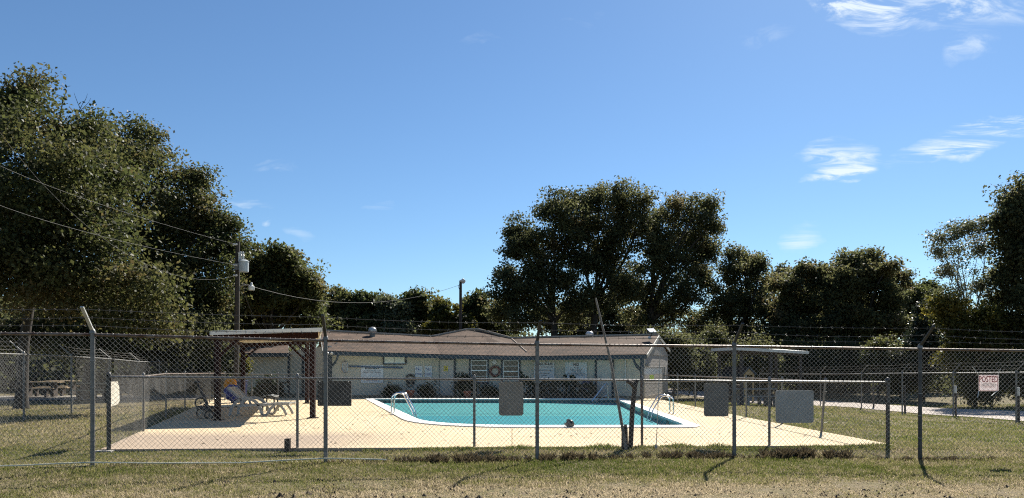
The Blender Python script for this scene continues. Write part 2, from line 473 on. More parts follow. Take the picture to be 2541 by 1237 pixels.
def shingle_mat():
    m = bpy.data.materials.new('brown_shingles'); m.use_nodes = True; nt = m.node_tree; N = nt.nodes; L = nt.links
    b = N['Principled BSDF']; b.inputs['Roughness'].default_value = .92; b.inputs['Specular IOR Level'].default_value = .15
    tc = N.new('ShaderNodeTexCoord')
    mp = N.new('ShaderNodeMapping'); mp.inputs['Rotation'].default_value = (R(90), 0, 0)
    L.new(tc.outputs['Object'], mp.inputs[0])
    bk = N.new('ShaderNodeTexBrick'); bk.inputs['Scale'].default_value = 1.0; bk.inputs['Brick Width'].default_value = .32; bk.inputs['Row Height'].default_value = .075
    bk.inputs['Color1'].default_value = (.135, .090, .064, 1); bk.inputs['Color2'].default_value = (.098, .067, .049, 1); bk.inputs['Mortar'].default_value = (.04, .03, .024, 1)
    bk.inputs['Mortar Size'].default_value = .008
    L.new(mp.outputs[0], bk.inputs['Vector'])
    nz = N.new('ShaderNodeTexNoise'); nz.inputs['Scale'].default_value = 1.1; nz.inputs['Detail'].default_value = 7; L.new(tc.outputs['Object'], nz.inputs['Vector'])
    cr = N.new('ShaderNodeValToRGB'); cr.color_ramp.elements[0].position = .35; cr.color_ramp.elements[1].position = .7
    cr.color_ramp.elements[0].color = (.72, .70, .68, 1); cr.color_ramp.elements[1].color = (1.15, 1.1, 1.05, 1)
    L.new(nz.outputs[0], cr.inputs[0])
    mx = N.new('ShaderNodeMix'); mx.data_type = 'RGBA'; mx.blend_type = 'MULTIPLY'; mx.inputs[0].default_value = 1
    L.new(bk.outputs[0], mx.inputs[6]); L.new(cr.outputs[0], mx.inputs[7]); L.new(mx.outputs[2], b.inputs['Base Color'])
    bp = N.new('ShaderNodeBump'); bp.inputs['Strength'].default_value = .5; bp.inputs['Distance'].default_value = .02
    L.new(bk.outputs['Fac'], bp.inputs['Height']); bp.invert = True; L.new(bp.outputs[0], b.inputs['Normal'])
    return m


def water_mat():
    m = bpy.data.materials.new('pool_water'); m.use_nodes = True; nt = m.node_tree; N = nt.nodes; L = nt.links
    N.clear(); out = N.new('ShaderNodeOutputMaterial')
    tr = N.new('ShaderNodeBsdfTransparent'); tr.inputs[0].default_value = (.60, .97, .98, 1)
    gl = N.new('ShaderNodeBsdfGlossy'); gl.inputs['Roughness'].default_value = .06
    geo = N.new('ShaderNodeNewGeometry')
    mp = N.new('ShaderNodeMapping'); mp.inputs['Scale'].default_value = (1, 1, 1); L.new(geo.outputs['Position'], mp.inputs[0])
    nz = N.new('ShaderNodeTexNoise'); nz.inputs['Scale'].default_value = 2.2; nz.inputs['Detail'].default_value = 4; L.new(mp.outputs[0], nz.inputs['Vector'])
    bp = N.new('ShaderNodeBump'); bp.inputs['Strength'].default_value = .35; bp.inputs['Distance'].default_value = .03
    L.new(nz.outputs[0], bp.inputs['Height']); L.new(bp.outputs[0], gl.inputs['Normal'])
    fr = N.new('ShaderNodeFresnel'); fr.inputs[0].default_value = 1.33
    mm = N.new('ShaderNodeMath'); mm.operation = 'MULTIPLY'; mm.inputs[1].default_value = .36; L.new(fr.outputs[0], mm.inputs[0])
    mx = N.new('ShaderNodeMixShader'); L.new(mm.outputs[0], mx.inputs[0]); L.new(tr.outputs[0], mx.inputs[1]); L.new(gl.outputs[0], mx.inputs[2])
    L.new(mx.outputs[0], out.inputs[0])
    return m


deck_m = deck_mat(); ground_m = ground_mat(); shingle = shingle_mat(); water_m = water_mat()
plaster = mat('pool_plaster', (.36, .44, .43), (.25, .36, .36), rough=.7, scale=1.5, stretch=(1, 2.2, 1), lo=.3, hi=.7)  # mottled colour stands in for ripple and caustic light on the floor
tile_m = mat('teal_tile', (.05, .17, .18), (.03, .10, .11), rough=.25, scale=9)
coping_m = mat('white_coping', (.78, .77, .72), (.62, .60, .54), rough=.7, scale=2.5, lo=.25, hi=.55)
road_m = mat('gravel_road', (.42, .36, .31), (.33, .28, .24), rough=.95, scale=3, bump=.4, bscale=30)
deck_side = mat('deck_edge', (.30, .25, .19), (.2, .165, .125), rough=.9, scale=5)

oak_leaf = leaf_mat('oak_leaf', [(0, (.030, .038, .015)), (.4, (.057, .065, .023)), (.7, (.082, .079, .031)), (1, (.11, .078, .037))], trans=.47, spec=.2, rough=.55)
oak_dark = leaf_mat('dark_oak_leaf', [(0, (.045, .050, .025)), (.5, (.080, .084, .037)), (.85, (.11, .10, .045)), (1, (.12, .092, .05))], trans=.55, spec=.15, rough=.6)
far_leaf = leaf_mat('mixed_leaf', [(0, (.040, .050, .020)), (.5, (.080, .086, .032)), (.8, (.12, .108, .042)), (1, (.14, .115, .05))], trans=.5, spec=.15, rough=.6)
yellow_leaf = leaf_mat('yellow_leaf', [(0, (.045, .05, .014)), (.5, (.10, .092, .022)), (1, (.17, .13, .026))], trans=.45, spec=.2)
sparse_leaf = leaf_mat('pale_fine_leaf', [(0, (.05, .06, .03)), (.5, (.10, .11, .055)), (1, (.16, .14, .08))], trans=.4)
juniper_leaf = leaf_mat('juniper_leaf', [(0, (.014, .022, .012)), (.6, (.035, .045, .024)), (1, (.05, .055, .03))], trans=.2)
shrub_leaf = leaf_mat('shrub_leaf', [(0, (.010, .018, .008)), (.6, (.03, .045, .016)), (1, (.055, .065, .025))], trans=.3)
grass_m = leaf_mat('grass_blade', [(0, (.044, .064, .013)), (.3, (.098, .118, .030)), (.55, (.178, .168, .064)), (.8, (.275, .228, .142)), (1, (.40, .33, .225))], trans=.4, rough=.6, spec=.2)
dead_m = leaf_mat('dead_grass', [(0, (.035, .028, .016)), (.5, (.09, .07, .042)), (1, (.2, .16, .1))], trans=.25, rough=.8, spec=.1)

# ------------------------------------------------------------------ ground, deck, pool, road
DECK_Z = .07
DECK = [(-7.12, 12.78), (7.0, 13.45), (6.62, 20.0), (6.45, 33.0), (-8.1, 33.9), (-13.6, 33.9)]
POOL = [(-1.95, 17.75), (4.22, 17.75), (4.52, 32.3), (-6.1, 32.3)]


def in_poly(px, py, poly, grow=0.0):
    px = np.asarray(px); py = np.asarray(py); ins = np.zeros(px.shape, bool); n = len(poly)
    cx = sum(p[0] for p in poly) / n; cy = sum(p[1] for p in poly) / n
    pl = []
    for (a, b) in poly:
        l = math.hypot(a - cx, b - cy); pl.append((cx + (a - cx) * (l + grow) / l, cy + (b - cy) * (l + grow) / l))
    for i in range(n):
        x1, y1 = pl[i]; x2, y2 = pl[(i + 1) % n]
        c = ((y1 > py) != (y2 > py)) & (px < (x2 - x1) * (py - y1) / (y2 - y1 + 1e-12) + x1)
        ins ^= c
    return ins


def make_ground():
    xs = np.unique(np.concatenate([np.linspace(-900, -60, 15), np.linspace(-60, -14, 24), np.linspace(-14, 14, 113), np.linspace(14, 60, 24), np.linspace(60, 900, 15)]))
    ys = np.unique(np.concatenate([np.linspace(-60, 6, 8), np.linspace(6, 36, 121), np.linspace(36, 90, 24), np.linspace(90, 1500, 15)]))
    gx, gy = np.meshgrid(xs, ys)
    z = gz(gx, gy)
    near = (gy < 36) & (gy > 5) & (np.abs(gx) < 20)
    z = z + np.where(near, .012 * np.sin(gx * 3.1 + 1.3 * np.sin(gy * 2.3)) * np.sin(gy * 3.7 + gx), 0)
    far = np.clip((gy - 90) / 400, 0, 1)
    z = z * (1 - far)
    # behind the pool building the ground stays under the slabs
    nx, ny = len(xs), len(ys)
    idx = np.arange(nx * ny).reshape(ny, nx)
    f = np.stack([idx[:-1, :-1], idx[:-1, 1:], idx[1:, 1:], idx[1:, :-1]], -1).reshape(-1, 4)
    v = np.stack([gx, gy, z], -1).reshape(-1, 3)
    cxy = v[f].mean(1)
    keep = ~in_poly(cxy[:, 0], cxy[:, 1], DECK, -.7)
    o = np_mesh('ground', v, f[keep], ground_m, smooth=True)
    tag(o, kind='structure')


make_ground()


def clip(poly, nx, ny, d):
    """keep the side nx*x+ny*y <= d"""
    out = []
    for i in range(len(poly)):
        a = poly[i]; b = poly[(i + 1) % len(poly)]
        da = nx * a[0] + ny * a[1] - d; db = nx * b[0] + ny * b[1] - d
        if da <= 0: out.append(a)
        if (da < 0) != (db < 0) and abs(da - db) > 1e-9:
            t = da / (da - db); out.append((a[0] + (b[0] - a[0]) * t, a[1] + (b[1] - a[1]) * t))
    return out


def area(p):
    return .5 * sum(p[i][0] * p[(i + 1) % len(p)][1] - p[(i + 1) % len(p)][0] * p[i][1] for i in range(len(p)))


def halfplane(a, b):
    """left of a->b is positive"""
    dx, dy = b[0] - a[0], b[1] - a[1]; l = math.hypot(dx, dy)
    return (-dy / l, dx / l, (-dy * a[0] + dx * a[1]) / l)


def offset_poly(poly, d):
    n = len(poly); res = []
    for i in range(n):
        p0, p1, p2 = poly[i - 1], poly[i], poly[(i + 1) % n]
        e1 = Vector((p1[0] - p0[0], p1[1] - p0[1])).normalized(); e2 = Vector((p2[0] - p1[0], p2[1] - p1[1])).normalized()
        n1 = Vector((e1.y, -e1.x)); n2 = Vector((e2.y, -e2.x)); b = (n1 + n2)
        b = b / max(b.length_squared, 1e-6) * 2
        res.append((p1[0] + b.x * d, p1[1] + b.y * d))
    return res


COP = offset_poly(POOL, .48)          # outer edge of the white coping
COP = [(COP[0][0] + .12, COP[0][1] - .12), (COP[1][0] - .2, COP[1][1] - .12), (COP[2][0] - .12, COP[2][1]), (COP[3][0] + .2, COP[3][1])]


def round_poly(poly, radii, n=6):
    res = []; m = len(poly)
    for i in range(m):
        p = Vector(poly[i]); a = Vector(poly[i - 1]); b = Vector(poly[(i + 1) % m]); r = radii[i]
        u = (a - p).normalized(); v = (b - p).normalized()
        for k in range(n + 1):
            t = k / n; q = (p + u * r) * (1 - t) ** 2 + p * 2 * t * (1 - t) + (p + v * r) * t * t
            res.append((q.x, q.y))
    return res


POOL_R = round_poly(POOL, (2.4, .35, .35, .35), 8); COP_R = round_poly(COP, (2.9, .7, .5, .5), 8)


def make_deck():
    root = empty('pool_deck', (0, 13, 0), kind='structure')
    b = MB(); b.prism(DECK, -.25, DECK_Z - .035)
    # base has to leave the basin free: built as four pieces round the pool
    b = MB(); regs = []
    rest = list(DECK)
    lines = [((COP[0]), (COP[1])), ((COP[1]), (COP[2])), ((COP[2]), (COP[3])), ((COP[3]), (COP[0]))]
    front = clip(rest, 0, 1, COP[0][1]); rest = clip(rest, 0, -1, -COP[0][1])
    back = clip(rest, 0, -1, -COP[2][1]); rest = clip(rest, 0, 1, COP[2][1])
    h = halfplane(COP[1], COP[2]); right = clip(rest, h[0], h[1], h[2])
    h = halfplane(COP[3], COP[0]); left = clip(rest, h[0], h[1], h[2])
    slabs = []
    for reg, cx, cy in ((front, 3.05, 2.25), (back, 3.05, 5), (left, 9, 3.05), (right, 9, 3.05)):
        pieces = [reg]
        bx = [p[0] for p in reg]; by = [p[1] for p in reg]
        x = math.floor(min(bx) / cx) * cx + cx
        while x < max(bx):
            pieces = [q for p in pieces for q in (clip(p, 1, 0, x), clip(p, -1, 0, -x)) if len(q) > 2 and abs(area(q)) > .05]; x += cx
        y = min(by) + cy
        while y < max(by) - .4:
            pieces = [q for p in pieces for q in (clip(p, 0, 1, y), clip(p, 0, -1, -y)) if len(q) > 2 and abs(area(q)) > .05]; y += cy
        slabs += pieces
        if area(reg) < 0: reg = reg[::-1]
        b.prism(reg, -.25, DECK_Z - .035)
    b.build('slab_base', deck_side, root)
    for p in slabs:
        if area(p) < 0: p = p[::-1]
        q = []
        for c in p:
            if not q or math.hypot(c[0] - q[-1][0], c[1] - q[-1][1]) > .02: q.append(c)
        if len(q) < 3: continue
        q = offset_poly(q, -.006)
        z = DECK_Z + random.uniform(-.003, .003)
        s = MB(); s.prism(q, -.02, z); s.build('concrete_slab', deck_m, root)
    for i in range(4):      # curved fillets that meet the rounded coping
        arc = COP_R[i * 9:(i + 1) * 9]; s = MB()
        for p, q in zip(arc[:-1], arc[1:]):
            t = [COP[i], q, p]
            if area(t) < 0: t = t[::-1]
            s.prism(t, -.02, DECK_Z - .001)
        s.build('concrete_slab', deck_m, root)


make_deck()


def make_pool():
    root = empty('swimming_pool', (0, 25, -.1), kind='structure')
    W = -.03
    n = len(POOL_R)
    # basin: sloping floor, plaster walls, teal tile band
    b = MB()
    def floor_z(y): return W - .12 + (y - 17.7) / 14.6 * .06
    vs = [(x, y, W - .05) for x, y in POOL_R] + [(x, y, floor_z(y)) for x, y in POOL_R]
    b.add(vs, [(i, n + i, n + (i + 1) % n, (i + 1) % n) for i in range(n)])
    b.add([(x, y, floor_z(y)) for x, y in POOL_R], [tuple(range(n))])
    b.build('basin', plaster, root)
    t = MB(); t.add([(x, y, DECK_Z - .02) for x, y in POOL_R] + [(x, y, W - .05) for x, y in POOL_R], [(i, n + i, n + (i + 1) % n, (i + 1) % n) for i in range(n)])
    t.build('tile_band', tile_m, root)
    inner = POOL_R; outer = COP_R
    top = DECK_Z + .025
    c = MB()
    inn = offset_poly(inner, -.03)
    vs = [(x, y, top) for x, y in inn] + [(x, y, top) for x, y in outer] + [(x, y, DECK_Z - .2) for x, y in outer] + [(x, y, DECK_Z - .035) for x, y in inn]
    fs = []
    for i in range(n):
        j = (i + 1) % n
        fs += [(i, n + i, n + j, j), (n + i, 2 * n + i, 2 * n + j, n + j), (3 * n + i, i, j, 3 * n + j)]
    c.add(vs, fs); c.build('coping', coping_m, root)
    w = MB(); w.add([(x, y, W) for x, y in inner], [tuple(range(n))]); w.build('water', water_m, root)
    fl = clip(POOL_R, 0, 1, 24.2); d2 = MB(); d2.add([(x, y, floor_z(y) + .004) for x, y in fl], [tuple(range(len(fl)))]); d2.build('deep_floor', mat('deep_plaster', (.16, .345, .395), (.11, .285, .34), rough=.7, scale=1.6, stretch=(1, 2.2, 1)), root)  # bluer colour stands in for deep water, its mottling for ripple light
    # tiled line and steps seen through the water at the right wall
    s = MB(); s.box((4.2, 24.0, -.18), (.5, 1.0, .1)); s.box((3.75, 24.0, -.205), (.4, 1.0, .06)); s.build('pool_steps', tile_m, root)
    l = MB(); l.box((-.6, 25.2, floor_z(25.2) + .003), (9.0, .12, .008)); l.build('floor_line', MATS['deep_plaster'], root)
    k = MB(); k.box((4.28, 20.3, -.02), (.03, .35, .16)); k.build('skimmer_opening', black, root)


make_pool()


def strip(name, pts_l, pts_r, m, dz=.012):
    b = MB(); vs = []; fs = []
    for (a, c) in zip(pts_l, pts_r):
        for t in range(7):
            x = a[0] + (c[0] - a[0]) * t / 6; y = a[1] + (c[1] - a[1]) * t / 6; vs.append((x, y, g(x, y) + dz))
    for i in range(len(pts_l) - 1):
        for t in range(6): q = i * 7 + t; fs.append((q, q + 1, q + 8, q + 7))
    b.add(vs, fs); o = b.build(name, m); tag(o, kind='structure'); return o


def spl(pts, n):
    res = []
    for i in range(len(pts) - 1):
        for k in range(n): t = k / n; res.append((pts[i][0] + (pts[i + 1][0] - pts[i][0]) * t, pts[i][1] + (pts[i + 1][1] - pts[i][1]) * t))
    return res + [pts[-1]]


ROAD_L = spl([(21.5, 16), (18.9, 26.5), (17.8, 33.5), (14.6, 43), (9, 55)], 6); ROAD_R = spl([(27, 16), (24.5, 28), (23.2, 36), (19.5, 46), (13, 60)], 6)
strip('road', ROAD_L, ROAD_R, road_m, .03)
ROAD = ROAD_L + ROAD_R[::-1]
strip('path', spl([(-30, 31), (-14.5, 33)], 8), spl([(-30, 37), (-14.5, 38)], 8), mat('shaded_gravel', (.26, .23, .2), (.2, .18, .15), rough=.95, scale=3), .03)  # darker than the road gravel, tree shade put into the colour


def blades(name, x, y, h, w, tint, lean, m, zoff=0.0, parent=None):
    """each blade one bent leaf of two triangles"""
    n = len(x); z = gz(x, y) + zoff
    a = rng.uniform(0, 2 * np.pi, n); la = rng.uniform(0, 2 * np.pi, n)
    dx = np.cos(a) * w / 2; dy = np.sin(a) * w / 2
    lx = np.cos(la) * lean * h; ly = np.sin(la) * lean * h
    hz = h * np.sqrt(np.maximum(0.03, 1 - lean ** 2))
    b0 = np.stack([x - dx, y - dy, z - .005], -1); b1 = np.stack([x + dx, y + dy, z - .005], -1)
    md = np.stack([x + lx * .4 + dx * .8, y + ly * .4 + dy * .8, z + hz * .62], -1)
    tp = np.stack([x + lx, y + ly, z + hz], -1)
    v = np.stack([b0, b1, md, tp], 1).reshape(-1, 3); f = (np.arange(n) * 4)[:, None] + np.array([[0, 1, 2, 3]])
    o = np_mesh(name, v, f, m, parent, attr={'tint': np.clip(tint, 0, 1)})
    return o


def vnoise(x, y, s, seed):
    """smooth value noise"""
    r = np.random.default_rng(seed).random((64, 64)); xx = x / s; yy = y / s
    i = np.floor(xx).astype(int); j = np.floor(yy).astype(int); fx = xx - i; fy = yy - j
    fx = fx * fx * (3 - 2 * fx); fy = fy * fy * (3 - 2 * fy)
    q = lambda a, b: r[a % 64, b % 64]
    return (q(i, j) * (1 - fx) + q(i + 1, j) * fx) * (1 - fy) + (q(i, j + 1) * (1 - fx) + q(i + 1, j + 1) * fx) * fy


def sstep(a, b, t):
    t = np.clip((t - a) / (b - a), 0, 1); return t * t * (3 - 2 * t)


def make_grass():
    # foreground verge
    n = 290000
    y = rng.uniform(7.6, 14.0, n); x = rng.uniform(-1, 1, n) * (y * .72 + .6)
    keep = ~in_poly(x, y, DECK, .02) & (rng.random(n) < 1.15 - (y - 7.6) * .05)
    x, y = x[keep], y[keep]; n = len(x)
    big = vnoise(x + 40, y + 40, 1.7, 1) * .6 + vnoise(x + 40, y + 40, .6, 2) * .4
    fine = vnoise(x + 40, y + 40, .16, 3)
    straw = sstep(10.1, 8.9, y - .03 * (x + 1) + (big - .5) * 1.7)       # the bare, raked strip nearest the lane
    straw *= .35 + .65 * sstep(-4.6, 1.0, x + (big - .5) * 3)
    green = np.exp(-((x - 1.3) / 3.2) ** 2) * np.exp(-((y - 10.9) / .9) ** 2) + .6 * np.exp(-((x - 5.2) / 1.6) ** 2 - ((y - 11.2) / .6) ** 2) + .55 * np.exp(-((x + 5.3) / .9) ** 2 - ((y - 9.7) / .35) ** 2)
    t = .55 + (fine - .5) * .35 + (big - .5) * .5 - green * .28 + straw * .34 + rng.normal(0, .13, n)
    dry = rng.random(n) < .13; t = np.where(dry, t + .3, t)
    h = rng.uniform(.022, .052, n) * (1 - .25 * straw) * (.75 + .6 * big); w = rng.uniform(.005, .010, n)
    lean = np.clip(rng.uniform(.2, .85, n) + straw * rng.uniform(.0, .5, n), 0, .985)
    bare = (fine < .40) & (straw > .5) & (rng.random(n) < .45)
    k = ~bare
    o = blades('grass', x[k], y[k], h[k], w[k], t[k], lean[k], grass_m); tag(o, kind='stuff')
    # lawns beyond the fences
    n = 240000
    u = rng.random(n); y = 13.0 + 29 * u ** 1.55; x = rng.uniform(-1, 1, n) * (y * .74 + 1)
    keep = ~in_poly(x, y, DECK, .02) & ~in_poly(x, y, ROAD) & ~((x > -14) & (x < 6.6) & (y > 33))
    keep &= ~((x < -13.5) & (y > 27.5 - .25 * (x + 14)))
    x, y = x[keep], y[keep]; n = len(x)
    big = vnoise(x + 60, y + 60, 2.6, 5) * .6 + vnoise(x + 60, y + 60, .8, 6) * .4; fine = vnoise(x + 60, y + 60, .3, 8)
    t = .53 + (big - .5) * .45 + (fine - .5) * .3 + rng.normal(0, .12, n) + np.where(x < 0, .10, -.03)
    h = rng.uniform(.03, .065, n) * (1 + (y - 13) * .012); w = rng.uniform(.011, .019, n) * (1 + (y - 13) * .06)
    o = blades('grass', x, y, h, w, t, rng.uniform(.2, .85, n), grass_m); tag(o, kind='stuff')


make_grass()


def make_weeds():
    # dry unmown weeds left along the foot of the tall fence
    xs, ys, hs = [], [], []
    for (px0, px1, k, hh) in ((810, 940, 900, .07), (940, 1180, 1900, .10), (1050, 1250, 2300, .15), (1200, 1330, 1000, .10), (1335, 1480, 2300, .13), (1480, 1560, 700, .09), (1560, 1700, 1900, .13),
                              (1690, 1822, 1500, .13), (1822, 1900, 400, .08), (1890, 2010, 2100, .20), (1960, 2040, 1000, .15), (2050, 2110, 1100, .17), (2110, 2260, 700, .07), (2240, 2380, 1500, .075), (2380, 2470, 500, .06), (260, 800, 1300, .05)):
        px = rng.uniform(px0, px1, k); t = (px - 1270.5) / F
        # distance of the fence line along that ray
        d = np.interp(px, [-100, 230, 808, 1333, 1822, 2283, 2700], [9.8, 10.24, 11.0, 11.66, 12.12, 12.1, 12.1]) + rng.normal(.03, .10, k)
        cl = vnoise(px / 9 + 50, d * 3 + 50, 1.0, 21)
        s = (cl > .40) & (rng.random(k) < .75)
        xs.append((t * d)[s]); ys.append(d[s]); hs.append((hh * .8 * rng.uniform(.3, 1.25, k) * (.35 + 1.1 * cl))[s])
    x = np.concatenate(xs); y = np.concatenate(ys); h = np.concatenate(hs); n = len(x)
    o = blades('dry_weeds', x, y, h, rng.uniform(.006, .013, n), np.clip(rng.normal(.4, .28, n), 0, 1), rng.uniform(.1, .8, n), dead_m); tag(o, kind='stuff')
    # rough fringe along the deck front
    k = 6500
    x = rng.uniform(-2.6, 6.9, k); y = np.interp(x, [-7.12, 7.0], [12.78, 13.45]) - np.abs(rng.normal(0, .14, k)) - .02
    cl = vnoise(x * 2 + 50, y + 50, .7, 25); s = cl > .3
    o = blades('grass', x[s], y[s], rng.uniform(.04, .10, s.sum()) * (.5 + cl[s]), rng.uniform(.006, .012, s.sum()), np.clip(rng.normal(.3, .2, s.sum()), 0, 1), rng.uniform(.1, .7, s.sum()), grass_m); tag(o, kind='stuff')


make_weeds()


def make_clods():
    b = MB(); n = 1100
    for i in range(n):
        y = 8.0 + 1.75 * random.random() ** 1.3; x = random.uniform(-.55, 1) * y * .72
        s = random.uniform(.008, .024) * (2.0 if random.random() < .06 else 1) * (1.25 - (y - 8) * .3)
        zz = g(x, y); vs = []
        for k in range(6):
            a = k * math.pi / 3; vs.append((x + math.cos(a) * s * random.uniform(.7, 1.4), y + math.sin(a) * s * random.uniform(.7, 1.3), zz - .004))
        vs.append((x + random.uniform(-.3, .3) * s, y + random.uniform(-.3, .3) * s, zz + s * random.uniform(.7, 1.3)))
        b.add(vs, [(k, (k + 1) % 6, 6) for k in range(6)])
    for x, y, s in ((X(1424, 8.75), 8.75, .055), (X(1730, 8.6), 8.6, .05), (X(2150, 9.1), 9.1, .05), (X(2230, 8.8), 8.8, .045), (X(2000, 8.9), 8.9, .04), (X(2350, 8.7), 8.7, .05), (X(660, 8.7), 8.7, .045), (X(1010, 9.2), 9.2, .035), (X(1880, 9.0), 9.0, .035)):
        zz = g(x, y)
        for q in range(5):
            ox, oy = x + random.uniform(-1, 1) * s, y + random.uniform(-.6, .6) * s; r = s * random.uniform(.35, .7)
            vs = [(ox + math.cos(k * 1.047) * r * random.uniform(.7, 1.4), oy + math.sin(k * 1.047) * r, zz - .004) for k in range(6)] + [(ox, oy, zz + r * random.uniform(.5, 1))]
            b.add(vs, [(k, (k + 1) % 6, 6) for k in range(6)])
    o = b.build('dirt_clods', mat('dark_soil', (.07, .05, .035), (.04, .03, .02), rough=1)); tag(o, kind='stuff')


make_clods()


def make_litter():
    n = 260; y = rng.uniform(13.2, 22, n); x = rng.uniform(-6.5, 6.3, n)
    k = in_poly(x, y, DECK, -.3) & ~in_poly(x, y, POOL, 1.0); x, y = x[k], y[k]; n = len(x); a = rng.uniform(0, 6.28, n); l = rng.uniform(.025, .06, n)
    c, s_ = np.cos(a) * l, np.sin(a) * l; z = np.full(n, DECK_Z + .006)
    v = np.stack([np.stack([x - c, y - s_, z], -1), np.stack([x + s_ * .4, y - c * .4, z + .012], -1), np.stack([x + c, y + s_, z + .018], -1), np.stack([x - s_ * .4, y + c * .4, z + .004], -1)], 1).reshape(-1, 3)
    o = np_mesh('fallen_leaves', v, (np.arange(n) * 4)[:, None] + np.array([[0, 1, 2, 3]]), dead_m, attr={'tint': rng.uniform(0, .8, n)}); tag(o, kind='stuff')


make_litter()

# ------------------------------------------------------------------ chain-link fences
def link_panel(name, a, b, za0, za1, zb0, zb1, h, r, m, parent, ribbon=False, warp=.012, seed=0):
    """zigzag wires woven between two posts; a, b ground points, z0/z1 bottom and top at each end"""
    a = np.array(a, float); b = np.array(b, float); L = np.linalg.norm(b - a); t = (b - a) / L; nrm = np.array([t[1], -t[0]])
    H = ((za1 - za0) + (zb1 - zb0)) / 2
    npk = max(2, int(round(L / h))); nr = max(2, int(round(H / h)))
    i = np.arange(npk)[:, None]; j = np.arange(nr + 1)[None, :]
    u = (i + ((i + j) % 2)) / npk + 0 * j
    v = j / nr + 0 * i
    s = np.where((i + j) % 2 == 0, -1, 1) * r * .8
    rs = np.random.default_rng(seed); ph = rs.uniform(0, 6, 4)
    wv = warp * (np.sin(u * 6.3 + ph[0]) * np.sin(v * 3.1 + .3) + .5 * np.sin(u * 15 + ph[1] + v * 4))
    uu = u + warp * .10 * np.sin(v * 5 + ph[2]) * np.sin(u * 9 + ph[3])
    x = a[0] + t[0] * L * uu + nrm[0] * (s + wv); y = a[1] + t[1] * L * uu + nrm[1] * (s + wv)
    z0 = za0 + (zb0 - za0) * u; z1 = za1 + (zb1 - za1) * u
    z = z0 + (z1 - z0) * v + warp * .25 * np.sin(u * 11 + ph[1])
    c = np.stack([x, y, z], -1)
    T = np.array([t[0], t[1], 0]); Nn = np.array([nrm[0], nrm[1], 0])
    if ribbon: offs = [T * r * 1.25 + Nn * r * .3, -T * r * 1.25 - Nn * r * .3]
    else: offs = [T * r * 1.35, -T * r * .675 + Nn * r * 1.0, -T * r * .675 - Nn * r * 1.0]
    k = len(offs)
    vv = np.stack([c + o for o in offs], 2)
    idx = np.arange(npk * (nr + 1) * k).reshape(npk, nr + 1, k); fs = []
    for q in range(k if k > 2 else 1):
        q2 = (q + 1) % k
        fs.append(np.stack([idx[:, :-1, q], idx[:, 1:, q], idx[:, 1:, q2], idx[:, :-1, q2]], -1).reshape(-1, 4))
    o = np_mesh(name, vv.reshape(-1, 3), np.concatenate(fs), m, parent)
    tag(o, kind='stuff'); return o


def barbed(mb, pts, r=.0035, gap=.13):
    mb.tube(pts, r, 4, False)
    for p, q in zip(pts[:-1], pts[1:]):
        p = Vector(p); q = Vector(q); n = int((q - p).length / gap)
        for k in range(n):
            c = p.lerp(q, (k + .5) / n); d = .028
            v1 = Vector((random.uniform(-1, 1), random.uniform(-1, 1), random.uniform(-1, 1))).normalized() * d
            v2 = v1.cross((q - p).normalized()).normalized() * d
            mb.bar(c - v1, c + v1, .004, .004); mb.bar(c - v2, c + v2, .004, .004)


def sag(p, q, drop, n=8):
    p = Vector(p); q = Vector(q)
    return [p.lerp(q, k / n) - Vector((0, 0, drop * 4 * (k / n) * (1 - k / n))) for k in range(n + 1)]


